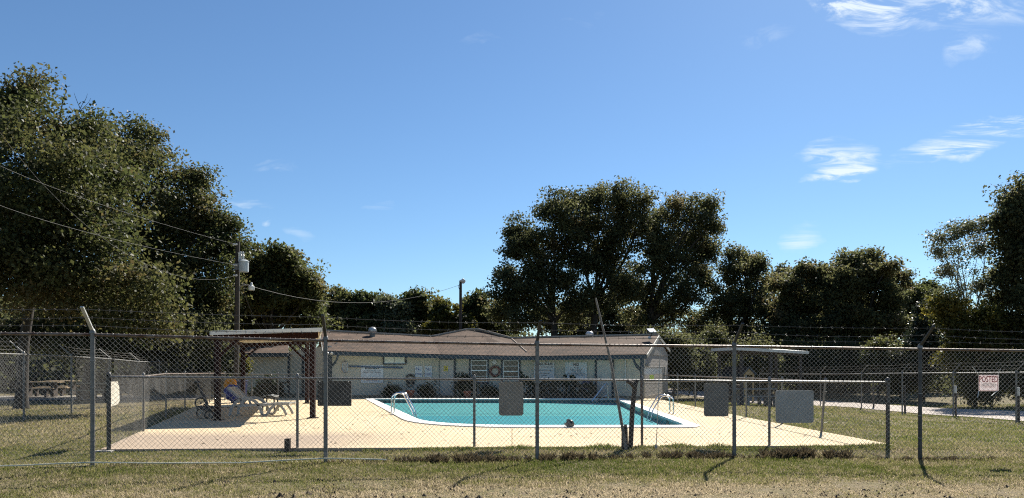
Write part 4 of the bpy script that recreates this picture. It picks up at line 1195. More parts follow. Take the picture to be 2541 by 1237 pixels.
def picnic_table(x, y, rz, label, m_top, m_leg, L=1.85, group=None, h=.74):
    z = g(x, y); root = empty('picnic_table', (x, y, z), label, 'picnic table', group)
    M = Matrix.Translation((x, y, z)) @ Matrix.Rotation(rz, 4, 'Z')
    def bx(name, c, s, m, par=root):
        b = MB(); b.box(M @ Vector(c), s, rz=rz); return b.build(name, m, par, bevel=.006)
    for k in range(3): bx('top_board', (0, (k - 1) * .25, h), (L, .235, .045), m_top)
    for s in (-1, 1):
        bx('bench', (0, s * .72, h * .6), (L, .26, .045), m_top)
        for t in (-1, 1):
            bx('bench_leg', (t * L * .33, s * .72, h * .29), (.1, .2, h * .56), m_leg)
    for t in (-1, 1):
        bx('leg', (t * L * .33, 0, h * .48), (.14, .42, h * .94), m_leg)
    return root


picnic_table(X(1872, 32.8), 32.9, R(8), 'concrete picnic table under the dark pavilion on the right lawn', conc_leg, conc_leg, 1.9, h=.76)
picnic_table(X(103, 36), 36, R(5), 'wooden picnic table in deep shade behind the left fence, nearest the big trunk', wood_tan, wood_dark, 1.8, 'picnic tables in the shade')
picnic_table(X(156, 39), 39, R(-8), 'wooden picnic table in deep shade, between two others behind the left fence', wood_tan, wood_dark, 1.6, 'picnic tables in the shade')
picnic_table(X(247, 33.5), 33.5, R(3), 'wooden picnic table in deep shade behind the tall left fence post', wood_tan, wood_dark, 1.7, 'picnic tables in the shade')

# little gabled shelter farther back on the right
def kiosk():
    d = 44.0; x0, x1 = X(1806, d), X(1866, d); z = g(x0, d)
    root = empty('gabled_shelter', ((x0 + x1) / 2, d, z), 'small gabled shelter with a brown roof and tan gable beyond the right deck fence', 'shelter')
    zr, ze = Z(912, d), Z(931, d)
    gx0, gx1 = X(1842, d), X(1876, d); gm = (gx0 + gx1) / 2; dx = X(1802, d) - gx0 + .1
    b1 = Vector((gx0, d, ze)); b2 = Vector((gx1, d, ze)); ap = Vector((gm, d, zr)); back = Vector((dx, 1.8, 0))
    m = MB(); m.plate([b1, ap, ap + back, b1 + back], Vector((-.25, 0, 1)).normalized(), .05); m.build('roof', shingle, root)
    m = MB(); m.plate([ap, b2, b2 + back, ap + back], Vector((.25, 0, 1)).normalized(), .05); m.build('roof', shingle, root)
    m = MB(); m.plate([b1 + Vector((.08, .02, .0)), b2 + Vector((-.08, .02, .0)), ap + Vector((0, .02, -.06))], Vector((0, 1, 0)), .04); m.build('gable', gold_trim, root)
    m = MB(); m.bar(b1, b1 + back, .03, .14); m.bar(b1, ap, .05, .09); m.bar(ap, b2, .05, .09); m.build('fascia', trim_blue, root)
    for p in (b1 + Vector((.15, .1, 0)), b2 + Vector((-.15, .1, 0)), b1 + back, b2 + back): m = MB(); m.bar((p.x, p.y, z - .05), (p.x, p.y, ze), .1, .1); m.build('post', gold_trim, root)
    m = MB(); m.box(((gx0 + gx1) / 2 + dx / 2, d + 1, z + .5), (.9, .9, 1.0)); m.build('counter', wood_dark, root, bevel=.02)


kiosk()

# ------------------------------------------------------------------ utility pole, lamp pole, wires
def utility_pole():
    d = 32.6; x = X(588, d); z = g(x, d)
    root = empty('utility_pole', (x, d, z), 'dark wooden utility pole with a grey transformer behind the left pavilion', 'utility pole')
    m = MB(); m.tube([(x - .06, d, z - .3), (x, d, 3.5), (X(590, d), d, Z(600, d))], [.12, .11, .09], 10); m.build('pole', pole_wood, root, True)
    c = Vector((X(607, d), d - .1, 0)); zt, zb = Z(649, d), Z(677, d)
    m = MB(); m.lathe((c.x, c.y, zb), [(.17, 0), (.205, .02), (.21, zt - zb - .06), (.225, zt - zb - .05), (.225, zt - zb - .01), (.12, zt - zb + .05)], 16); tk = m.build('transformer', can_grey, root, True)
    m = MB()
    for dx in (-.14, -.03): m.lathe((c.x + dx, c.y, zt + .02), [(.05, 0), (.05, .2), (.065, .22), (.04, .26), (.055, .32), (.03, .4)], 8)
    m.build('bushing', lamp_white, tk, True)
    m = MB(); m.box((c.x - .3, c.y, (zt + zb) / 2), (.2, .12, .3)); m.build('bracket', galv, tk)
    m = MB(); m.lathe((X(596, d), d - .12, Z(652, d)), [(.045, 0), (.045, .35), (.06, .38), (.06, .42)], 8); m.build('fuse_cutout', lamp_white, root, True)
    m = MB(); m.tube([P(594, 722, d), P(595, 713, d), P(600, 708.5, d), P(618, 708, d)], .03, 8); arm = m.build('lamp_arm', galv, root, True)
    p = P(624, 721, d); m = MB(); m.lathe(p, [(.12, 0), (.13, .02), (.13, .17), (.06, .22), (.05, .32), (.02, .36)], 12); m.build('lamp_head', lamp_white, arm, True)
    m = MB()
    for py in (607, 658, 684): m.lathe(P(586, py, d - .15), [(.03, -.05), (.05, 0), (.03, .05), (.05, .1), (.02, .13)], 8, axis=(-1, -.3, 0))
    m.build('insulator', lamp_white, root, True)


utility_pole()


def lamp_pole():
    d = 45.0; x = X(1143, d); z = 0
    root = empty('lamp_pole', (x, d, z), 'slim dark wooden lamp pole with a white lamp behind the pool house', 'lamp pole')
    m = MB(); m.tube([(x - .02, d, z - .2), (x, d, Z(697, d))], [.11, .085], 10); m.build('pole', pole_wood, root, True)
    h = P(1147, 698, d); m = MB(); m.box(h + Vector((.03, -.05, 0)), (.34, .28, .12)); m.lathe(h + Vector((.05, -.05, .06)), [(.12, 0), (.08, .06), (.03, .09)], 10); lh = m.build('lamp_head', lamp_white, root, bevel=.03)
    m = MB(); m.lathe(h + Vector((.06, -.06, -.12)), [(.05, -.04), (.1, 0), (.12, .06)], 10); m.build('lens', lens, lh, True)
    m = MB(); m.tube([P(1141.5, 704, d), P(1137, 711, d), P(1140, 719, d)], .015, 5); m.build('drip_loop', ink, root)


lamp_pole()


def wire(label, pts, r=.012, m=None):
    b = MB(); b.tube(pts, r, 5); o = top_mesh('power_line', b, m or mat('aluminium_cable', (.08, .077, .07), (.06, .057, .05), rough=.7, metal=.1) if 'aluminium_cable' not in MATS else MATS['aluminium_cable'], label, 'power line'); return o


def through(a, mid, b, n=14):
    """smooth sagging curve through three points"""
    a, mid, b = Vector(a), Vector(mid), Vector(b); c = mid * 2 - (a + b) / 2
    return [a * (1 - t) ** 2 + c * 2 * t * (1 - t) + b * t * t for t in [k / n for k in range(n + 1)]]


wire('topmost cable running from the left edge to the head of the utility pole', through(P(-60, 382, 13), P(290, 521, 19), P(586, 607, 32.4)), .003)
wire('second cable running from the left edge to the pole beside the transformer', through(P(-60, 485, 13), P(290, 596, 19), P(586, 658, 32.4)), .003)
wire('slack cable hanging before the big oak and rising to the pole under the transformer', through(P(-100, 180, 14), P(330, 640, 20), P(586, 684, 32.4)), .0028)
wire('long sagging cable between the utility pole and the lamp pole', through(P(598, 703, 32.5), P(900, 752, 39), P(1140, 708, 45)), .009)
wire('pale service cable dropping from the utility pole to the house roof', through(P(604, 700, 32.5), P(620, 765, 35), P(662, 838, 39.5)), .014)

# ------------------------------------------------------------------ pool ladders and rails
def ladder(label, xe, y, s, top=.62):
    """two bent rails going from the deck over the edge; s = +1 when the water lies towards +x"""
    root = empty('pool_ladder', (xe, y, DECK_Z), label, 'pool ladder')
    for dy in (-.26, .26):
        x0 = xe - s * .42
        pts = [(x0, y + dy, DECK_Z)]
        pts += [(x0 + s * .01, y + dy, DECK_Z + top * .72)]
        for k in range(1, 8):
            a = math.pi * (1 - k / 8 * .86); pts.append((x0 + s * (.22 + .22 * math.cos(a)), y + dy, DECK_Z + top * .72 + top * .32 * math.sin(a)))
        pts += [(xe + s * .20, y + dy, DECK_Z + .12), (xe + s * .27, y + dy, -.1), (xe + s * .27, y + dy, -.23)]
        m = MB(); m.tube(pts, .024, 8); m.build('rail', chrome, root, True)
        m = MB(); m.lathe((x0, y + dy, DECK_Z), [(.05, 0), (.05, .012), (.03, .02)], 10); m.build('flange', chrome, root)
    for z in (-.2,):
        m = MB(); m.box((xe + s * .27, y, z), (.09, .5, .03)); m.build('step', white_plastic, root)
    return root


ladder('chrome pool ladder on the left side of the pool', -3.16, 22.2, 1, .62)
ladder('chrome pool ladder on the right side of the pool', 4.42, 22.4, -1, .54)
# stair rail at the far right of the pool
sr = empty('stair_rail', (4.0, 32.0, DECK_Z), 'slanting chrome hand rail at the far right corner of the pool', 'hand rail')
for i, (dx, dz) in enumerate(((0, 0), (.18, -.30))):
    a, b, c = P(1468 + i * 8, 997, 31.2), P(1503, 951 + i * 31, 32.1), P(1509, 957 + i * 27, 32.2)
    m = MB(); m.tube([a, a.lerp(b, .5), b, (b + c) / 2 + Vector((.02, 0, .02)), c, Vector((c.x + .01, c.y, DECK_Z))], .024, 8); m.build('rail', chrome, sr, True)

# ------------------------------------------------------------------ boards on the low fence
def board(x0, x1, y0, y1, d, m, label, r=6, th=.012, off=.03):
    """back of a sheet sign tied inside the low fence, with rounded corners"""
    def cor(cx, cy, a0): return [P(cx + r * math.cos(a0 + k * math.pi / 8), cy - r * math.sin(a0 + k * math.pi / 8), d + off) for k in range(5)]
    pts = cor(x0 + r, y0 + r, math.pi / 2) + cor(x0 + r, y1 - r, math.pi) + cor(x1 - r, y1 - r, 1.5 * math.pi) + cor(x1 - r, y0 + r, 0)
    c = P((x0 + x1) / 2, y1, d); root = empty('fence_board', c, label, 'board')
    b = MB(); b.plate(pts, Vector((0, 1, 0)), th); b.build('panel', m, root)
    t = MB()
    for px in (x0 + 6, x1 - 6):
        for py in (y0 + 4, y1 - 6): q = P(px, py, d + off - .012); t.torus(q, .022, .003, axis=(1, 0, .2), n=8, k=4)
    tag(t.build('wire_tie', galv_wire, root), kind='stuff')
    return root


board(788, 872, 946, 1008, 13.08, board_dark, 'dark plywood board on the low fence next to the tall post, before the pavilion', 2)
board(1238, 1299, 948, 1032, 13.24, board_tan, 'tan board with rounded corners hanging on the low fence before the water', 7)
board(1747, 1808, 951, 1034, 13.42, board_grey, 'dark grey board with rounded corners hanging on the low fence, left of the pale one', 6)
board(1925, 2019, 969, 1050, 13.47, board_light, 'pale grey wide board hanging on the low fence before the right lawn', 6)
lw = Wall((-6.98, 12.80), (X(356, 16.3), 16.3))
b = MB(); pts = [lw.pt(px, py, -.05) for px, py in ((272, 948), (289, 947), (293, 962), (294, 995), (289, 1004), (282, 1006), (272, 1010))]
b.plate(pts, Vector((lw.n.x, lw.n.y, 0)), .02); o = b.build('fence_board', board_cream)
o.data.transform(Matrix.Translation(-pts[-1])); o.location = pts[-1]; tag(o, 'sunlit cream board with a ragged edge on the left side fence', 'board')

# posted notice tied to the tall fence
def plastic_sheet(c):
    m = bpy.data.materials.new('thin_plastic_sheet'); m.use_nodes = True; N = m.node_tree.nodes; L = m.node_tree.links
    b = N['Principled BSDF']; b.inputs['Base Color'].default_value = (*c, 1); b.inputs['Roughness'].default_value = .5
    t = N.new('ShaderNodeBsdfTranslucent'); t.inputs[0].default_value = (*c, 1); x = N.new('ShaderNodeMixShader'); x.inputs[0].default_value = .55
    L.new(b.outputs[0], x.inputs[1]); L.new(t.outputs[0], x.inputs[2]); L.new(x.outputs[0], N['Material Output'].inputs[0])
    return m


w = Wall((X(2283, 12.1), 12.1), (9.75, 12.15)); ps = empty('posted_sign', w.pt(2452, 971, .06), 'small white sign reading POSTED in red, tied to the tall fence at the right', 'sign')
rect(MB(), w, 2428.5, 931, 2477.5, 971, .05, .003).build('panel', plastic_sheet((.82, .76, .75)), ps)
hollow(MB(), w, 2430.5, 933, 2475.5, 969.5, .9, .0555, .001).build('border', ink_red, ps)
text('POSTED', w.pt(2453, 942.5, .058), w.ang, .139, ink_red, ps, bold=.001, sx=.62)
for i, (bd, py, sz, mm) in enumerate((('PRIVATE PROPERTY', 951.7, .020, ink), ('HUNTING, FISHING, TRAPPING OR', 955.6, .016, ink), ('TRESPASSING FOR ANY PURPOSE', 958.4, .016, ink), ('IS STRICTLY FORBIDDEN', 961.2, .016, ink_red))):
    text(bd, w.pt(2453, py, .058), w.ang, sz, mm, ps)
for a, e in (((2429, 932), (2413, 911)), ((2476, 931), (2483, 916)), ((2429, 970), (2426, 987)), ((2475, 970), (2460, 983))):
    m = MB(); p0, p1 = w.pt(*a, .06), w.pt(*e, .09); m.bar(p0, p1, .010, .006); m.build('cable_tie', white_paint, ps)

# ------------------------------------------------------------------ posts and poles at the front of the deck
def post_thing(name, pts, r, m, label, cat, n=8, smooth=True):
    b = MB(); b.tube(pts, r, n); return top_mesh(name, b, m, label, cat, smooth=smooth)


zg = lambda x, y: g(x, y)
post_thing('leaning_pole', [Vector((X(1556, 12.85), 12.85, zg(2.0, 12.85) - .1)), P(1540, 1035, 12.88), P(1516, 900, 12.92), P(1478, 740, 13.0)], [.029, .026, .022, .016], wood_grey, 'long pale timber pole leaning left above the low fence', 'pole')
post_thing('dark_leaning_post', [Vector((X(1564, 13.1), 13.1, .0)), P(1569, 1020, 13.12), P(1575, 965, 13.15), P(1577, 945, 13.15)], [.045, .044, .042, .04], wood_dark, 'thick dark post leaning right with a bent head, beside the long pale pole', 'post')
b = MB(); b.tube([P(1576, 962, 13.12), P(1567, 951, 13.1), P(1556, 946, 13.08)], [.05, .045, .04], 7); b.tube([P(1576, 962, 13.13), P(1580, 950, 13.13), P(1582, 943, 13.13)], .03, 6)
hd = b.build('bent_head', wood_dark, bpy.data.objects['dark_leaning_post'], True)
b = MB(); b.tube([P(1550, 1114, 12.93), P(1549.5, 1062, 12.95)], [.062, .055], 7)
for k in range(5): a = k * 1.3; b.bar(P(1550, 1064, 12.95) + Vector((.035 * math.cos(a), .035 * math.sin(a), -.02)), P(1550, 1064, 12.95) + Vector((.03 * math.cos(a), .03 * math.sin(a), .03 + .05 * random.random())), .03, .02)
b.bar(P(1544, 1060, 12.9), P(1552, 1060, 12.87), .02, .02)
top_mesh('splintered_stump', b, wood_dark, 'splintered dark stump at the foot of the long leaning pole', 'stump')
b = MB(); b.box((X(713.5, 12.85), 12.85, zg(-3.9, 12.85) + .10), (.09, .09, .26)); b.box((X(713.5, 12.85), 12.85, zg(-3.9, 12.85) + .235), (.10, .10, .012))
top_mesh('short_post', b, wood_dark, 'short square wooden post standing in the grass before the deck edge', 'post', bevel=.008)
rod = empty('thin_rod', (X(1628, 13.0), 13.0, zg(2.5, 13.0)), 'thin pale rod standing nearly upright with a small white foot by the low fence', 'rod')
b = MB(); b.tube([Vector((X(1628, 13.0), 13.0, zg(2.5, 13) - .02)), P(1634, 980, 13.03), P(1638.5, 860, 13.05)], .007, 6); b.build('shaft', mat('pale_rod', (.5, .48, .42), (.4, .38, .33), rough=.5), rod, True)
b = MB(); b.lathe((X(1628, 13.0), 13.0, zg(2.5, 13.0)), [(.03, 0), (.025, .05), (.01, .09)], 8); b.build('foot', white_plastic, rod, True)

# pale pipe lying along the foot of the tall fence
b = MB(); pl = [P(px, py, d) for px, py, d in ((-120, 1168, 9.98), (60, 1164, 10.05), (150, 1159, 10.12), (228, 1156.5, 10.16), (400, 1158, 10.4), (600, 1157, 10.66), (700, 1151, 10.82), (800, 1146, 10.95), (900, 1147, 11.05), (960, 1149, 11.1))]
pl = [p + Vector((0, -.03, .05)) for p in pl]; b.tube(pl, .010, 7); top_mesh('white_pipe', b, mat('ivory_pipe', (.66, .64, .50), (.5, .48, .36), rough=.5), 'long thin ivory pipe lying along the foot of the tall fence', 'pipe', smooth=True)
b = MB(); b.plate([P(70, 1166, 10.2), P(235, 1160, 10.3), P(235, 1154, 10.3), P(70, 1161, 10.2)], Vector((0, 1, 0)), .02)
b = MB(); a_, e_ = P(75, 1165, 10.09), P(226, 1160, 10.18); b.bar(a_, e_, .02, .05)
top_mesh('kick_board', b, mat('green_grey_board', (.16, .17, .14), (.09, .1, .08), rough=.8), 'short grey-green board lying under the ivory pipe left of the tall post', 'board')
# concrete footing of the deck's corner post
b = MB(); b.box((-7.02, 12.74, -.04), (.30, .16, .19)); top_mesh('footing_block', b, conc_leg, 'small concrete footing under the left corner post of the low fence', 'footing', bevel=.01)

# ------------------------------------------------------------------ things lying about the deck
def lounger():
    d = 21.7; s = d / F
    root = empty('sun_lounger', (X(650, d), d, DECK_Z), 'white plastic sun lounger with arched legs under the edge of the pavilion', 'sun lounger')
    def rail(pts, dy, r, name, n=8):
        m = MB(); v = [P(px, py, d) + Vector((0, dy, 0)) for px, py in pts]; v = [Vector((p.x, d + dy, max(p.z, DECK_Z + .005))) for p in v]
        m2 = MB()
        for a, e in zip(v[:-1], v[1:]): m2.bar(a, e, .045, r)
        return m2.build(name, white_plastic, root, bevel=.006)
    arch = [(581, 1030)] + [(620 - 39 * math.cos(t), 1030 - 42 * math.sin(t)) for t in [i * math.pi / 12 for i in range(1, 12)]] + [(660, 1030)]
    for dy in (-.31, .31):
        rail(arch, dy, .085, 'arched_leg')
        rail([(599, 1007), (640, 1005), (690, 1002), (726, 1001)], dy, .065, 'seat_rail')
        rail([(660, 1029), (671, 1029), (679, 1014), (690, 1004)], dy, .08, 'leg'); rail([(719, 1029), (713, 1016), (704, 1005)], dy, .07, 'leg')
        rail([(575, 962), (590, 975), (608, 990), (612, 1004)], dy, .06, 'back_rail')
    for k in range(11):
        px = 612 + k * 11; p = P(px, 1005.5 - (px - 600) * .035, d); m = MB(); m.box((p.x, d, p.z + .01), (.09, .58, .02)); m.build('slat', white_plastic, root)
    for k in range(7):
        t = k / 6; p = P(576 + t * 32, 963 + t * 28, d); m = MB(); m.box((p.x, d, p.z), (.075, .58, .02), ry=R(42)); m.build('slat', white_plastic, root)


lounger()


def stool():
    d = 23.6; x = X(671, d); root = empty('side_table', (x, d, DECK_Z), 'small striped table with dark legs just behind the sun lounger', 'table')
    zt = Z(984, d)
    for k in range(6):
        m = MB(); m.box((x - .2 + k * .075, d, zt + .02 * math.sin(k * .63) * 2), (.05, .46, .03), ry=R(-14)); m.build('slat', white_plastic if k % 2 else grey_cloth, root, bevel=.006)
    for sx in (-.17, .17):
        for sy in (-.17, .17): m = MB(); m.bar((x + sx * 1.1, d + sy * 1.1, DECK_Z), (x + sx, d + sy, zt), .035, .035); m.build('leg', black, root)
    m = MB(); m.box((x, d, zt - .05), (.42, .42, .03)); m.build('frame', black, root)


stool()


def cart():
    """folded wheeled frame leaning by the pavilion post, seen in shade"""
    d = 20.3; root = empty('wheeled_cart', (X(512, d), d, DECK_Z), 'dark wheeled cart with a long handle leaning by the left pavilion post', 'cart')
    def wheel(px, py, rpx, ax):
        c = P(px, py, d); r = rpx / F * d
        m = MB(); m.torus(c, r, .022, axis=ax, n=24, k=6); w = m.build('wheel', black, root, True)
        m = MB()
        for k in range(6):
            a = k * math.pi / 6; q = Vector((0, 0, 1)).rotation_difference(Vector(ax).normalized()); v = q @ Vector((math.cos(a) * r, math.sin(a) * r, 0)); m.bar(c - v, c + v, .008, .008)
        m.build('spoke', galv, w)
    wheel(504, 1026, 15, (.25, -1, 0)); wheel(498, 1001, 13, (.7, -.8, .2)); wheel(519, 1030, 10, (.2, -1, .1))
    m = MB(); m.tube([P(488, 948, d), P(500, 975, d), P(516, 1008, d)], .03, 6); m.tube([P(482, 950, d), P(490, 946, d), P(497, 951, d)], .025, 6); m.build('handle', black, root, True)
    m = MB(); m.bar(P(496, 962, d), P(514, 1004, d), .12, .05); m.bar(P(505, 1004, d), P(532, 1012, d), .05, .04); m.build('frame', black, root, bevel=.01)
    m = MB(); m.box(P(512, 1014, d), (.42, .3, .1), ry=R(10)); m.build('tray', black, root, bevel=.02)


cart()


def floats():
    d = 26.5
    b = MB(); c = P(571, 954, d); b.torus(c, .17, .085, axis=(-.3, -1, .35), n=22, k=10)
    b.lathe(c + Vector((-.02, .03, 0)), [(.02, -.03), (.15, -.01), (.15, .03), (.02, .05)], 14, axis=(-.3, -1, .35))
    top_mesh('pool_float', b, orange, 'round orange pool float propped behind the pavilion post', 'pool float', smooth=True)
    # crumpled tarp
    c = P(577, 979, d - .2); n, k = 22, 14; vs = []; fs = []
    r_ = np.random.default_rng(4); ph = r_.uniform(0, 6, 8)
    for i in range(k + 1):
        th = math.pi * (i / k)
        for j in range(n):
            a = 2 * math.pi * j / n
            q = 1 + .18 * math.sin(3 * a + ph[0] + 4 * th) + .12 * math.sin(7 * a + ph[1]) * math.sin(5 * th + ph[2]) + .08 * math.sin(11 * a + ph[3] + 9 * th)
            vs.append((c.x + .27 * q * math.sin(th) * math.cos(a), c.y + .22 * q * math.sin(th) * math.sin(a), c.z + .24 * q * math.cos(th)))
    for i in range(k):
        for j in range(n): fs.append((i * n + j, (i + 1) * n + j, (i + 1) * n + (j + 1) % n, i * n + (j + 1) % n))
    b = MB(); b.add(vs, fs); z0 = min(v[2] for v in vs)
    for i, v in enumerate(b.v): b.v[i] = (v[0], v[1], v[2] - z0 + DECK_Z + .18)
    top_mesh('tarp_bundle', b, blue_tarp, 'shiny crumpled blue tarp heaped under the orange float', 'tarp')
    p = P(592, 944, 29.4); z = DECK_Z; w = .55
    root = empty('storage_bin', (p.x, p.y, z), 'dark navy bin behind the blue tarp', 'bin')
    b = MB(); b.add([(p.x - w / 2 * f, p.y - .25 * f, zz) if i == 0 else v for i, v in enumerate([])] if False else [(p.x + sx * w / 2 * f, p.y + sy * .25 * f, zz) for zz, f in ((z, .85), (z + .82, 1.0)) for sx, sy in ((-1, -1), (1, -1), (1, 1), (-1, 1))],
                    [(3, 2, 1, 0), (4, 5, 6, 7), (0, 1, 5, 4), (1, 2, 6, 5), (2, 3, 7, 6), (3, 0, 4, 7)]); b.build('body', navy, root, bevel=.02)
    b = MB(); b.box((p.x, p.y, z + .85), (w * 1.06, .54, .05)); b.build('lid', navy, root, bevel=.015)
    # bench-like plank in the shade behind the lounger
    a, e = P(512, 1010.5, 25.9), P(596, 1006, 25.9); root = empty('low_bench', ((a + e) / 2).to_tuple()[:2] + (DECK_Z,), 'low pale plank bench in the pavilion shade behind the lounger', 'bench')
    b = MB(); b.bar(a, e, .3, .05); b.build('plank', board_cream, root, bevel=.006)
    for t in (.12, .88): q = a.lerp(e, t); b = MB(); b.bar((q.x, q.y, DECK_Z), (q.x, q.y, q.z - .025), .05, .22); b.build('leg', wood_dark, root)


floats()


def bundle():
    c = Vector((X(1413, 17.3), 17.3, DECK_Z + .025)); s = 17.3 / F
    root = empty('crumpled_bag', c, 'small crumpled black and grey bag on the white rim of the pool', 'bag')
    def lump(name, off, r, m, seed):
        rr = np.random.default_rng(seed); ph = rr.uniform(0, 6, 6); n, k = 14, 9; vs = []; fs = []
        for i in range(k + 1):
            th = math.pi * i / k
            for j in range(n):
                a = 2 * math.pi * j / n; q = 1 + .16 * math.sin(3 * a + ph[0] + 3 * th) + .12 * math.sin(5 * a + ph[1]) * math.sin(4 * th + ph[2])
                vs.append((c.x + off[0] + r[0] * q * math.sin(th) * math.cos(a), c.y + off[1] + r[1] * q * math.sin(th) * math.sin(a), max(c.z, c.z + off[2] + r[2] * q * math.cos(th))))
        for i in range(k):
            for j in range(n): fs.append((i * n + j, (i + 1) * n + j, (i + 1) * n + (j + 1) % n, i * n + (j + 1) % n))
        b = MB(); b.add(vs, fs); b.build(name, m, root, True)
    lump('body', (0, 0, .055), (.11, .09, .06), grey_cloth, 3); lump('flap', (.005, .02, .11), (.075, .07, .05), black, 5); lump('pocket', (.06, -.02, .07), (.05, .06, .06), black, 8)
    b = MB(); b.torus(c + Vector((-.02, 0, .11)), .06, .01, axis=(.3, -1, .3), n=12, k=5, a0=.2, a1=2.9); b.torus(c + Vector((.02, -.03, .09)), .05, .009, axis=(-.5, -1, .1), n=12, k=5, a0=.2, a1=2.7); b.build('strap', grey_cloth, root, True)
    b = MB(); b.lathe(c + Vector((.045, -.05, .135)), [(.003, -.01), (.015, 0), (.003, .01)], 8); b.build('buckle', alum, root)


bundle()

# gate by the right end of the house
gt = empty('chain_link_gate', (X(1620, 32.2), 32.2, DECK_Z), 'tall chain link gate with white panel and lime notice at the house end', 'gate')
d = 32.2
for px, nm in ((1593, 'post'), (1649, 'post')): b = MB(); b.tube([(X(px, d), d, DECK_Z), P(px, 911, d)], .035, 8); b.build(nm, galv, gt, True)
b = MB()
for p, q in (((1597, 913), (1645, 912)), ((1597, 952), (1645, 952)), ((1597, 998), (1645, 998)), ((1597, 913), (1597, 998)), ((1645, 912), (1645, 998))): b.tube([P(*p, d), P(*q, d)], .022, 7)
b.build('frame', galv, gt, True)
link_panel('chain_link_mesh', (X(1597, d), d), (X(1645, d), d), Z(998, d), Z(913, d), Z(998, d), Z(912, d), .05, .0022, wire_dark, gt, True, seed=200)
b = MB(); b.plate([P(1598, 930, d + .05), P(1642, 928, d + .05), P(1642, 914.5, d + .05), P(1598, 915, d + .05)], Vector((0, 1, 0)), .01); b.build('panel', sign_white, gt)
b = MB(); b.plate([P(1612, 943.5, d + .04), P(1622.5, 943.5, d + .04), P(1622.5, 931.5, d + .04), P(1612, 931.5, d + .04)], Vector((0, 1, 0)), .01); b.build('notice', lime, gt)
sign(WG, 1603, 903, 1613, 909, [], 'tiny white plate on the end wall above the gate', alum)

# ------------------------------------------------------------------ foliage
def leaf_cloud(centres, radii, counts, size, tint0, flat=.8):
    """leaf quads scattered in loose, uneven sprays; returns verts, faces, tints"""
    N = int(counts.sum()); K = len(centres); idx = np.repeat(np.arange(K), counts)
    # every spray is its own lopsided ellipsoid
    ax = rng.normal(size=(K, 3)); ax[:, 2] *= .5; ax /= np.linalg.norm(ax, axis=1)[:, None]
    el = rng.uniform(.2, 1.3, K)
    u = rng.normal(size=(N, 3)) * .52
    m = np.linalg.norm(u, axis=1)[:, None]; u = u / np.maximum(1, m / 1.35)
    u = u + ax[idx] * (np.sum(u * ax[idx], 1) * el[idx])[:, None]
    p = centres[idx] + u * radii[idx][:, None] * np.array([1, 1, flat])
    un = u / (np.linalg.norm(u, axis=1)[:, None] + 1e-6)
    s = size * rng.uniform(.55, 1.25, N)
    a = rng.normal(size=(N, 3)) + un * .5; a[:, 2] -= .25; a /= np.linalg.norm(a, axis=1)[:, None]
    nrm = rng.normal(size=(N, 3)) * .8 + un * .5 + np.array([0, 0, .8]); b = np.cross(nrm, a); b /= np.linalg.norm(b, axis=1)[:, None] + 1e-9
    c = np.cross(a, b)
    s = s[:, None]
    v = np.stack([p - a * s * .55, p + b * s * .36 + a * s * .02 + c * s * .08, p + a * s * .55, p - b * s * .36 + a * s * .06 + c * s * .08], 1)
    t = tint0[idx] + rng.normal(0, .10, N)
    return v.reshape(-1, 3), (np.arange(N) * 4)[:, None] + np.array([[0, 1, 2, 3]]), np.clip(t, 0, 1)


def limb(mb, a, b, r0, r1, wob=.08, n=5, seg=6):
    a = Vector(a); b = Vector(b); L = (b - a).length; pts = []; rs = []
    w1 = Vector((random.uniform(-1, 1), random.uniform(-1, 1), random.uniform(-.3, .8))) * L * wob
    for k in range(n + 1):
        t = k / n; pts.append(a.lerp(b, t) + w1 * math.sin(math.pi * t) + Vector((random.uniform(-1, 1), random.uniform(-1, 1), random.uniform(-1, 1))) * L * .012); rs.append(r0 + (r1 - r0) * t)
    mb.tube(pts, rs, seg, False); return pts


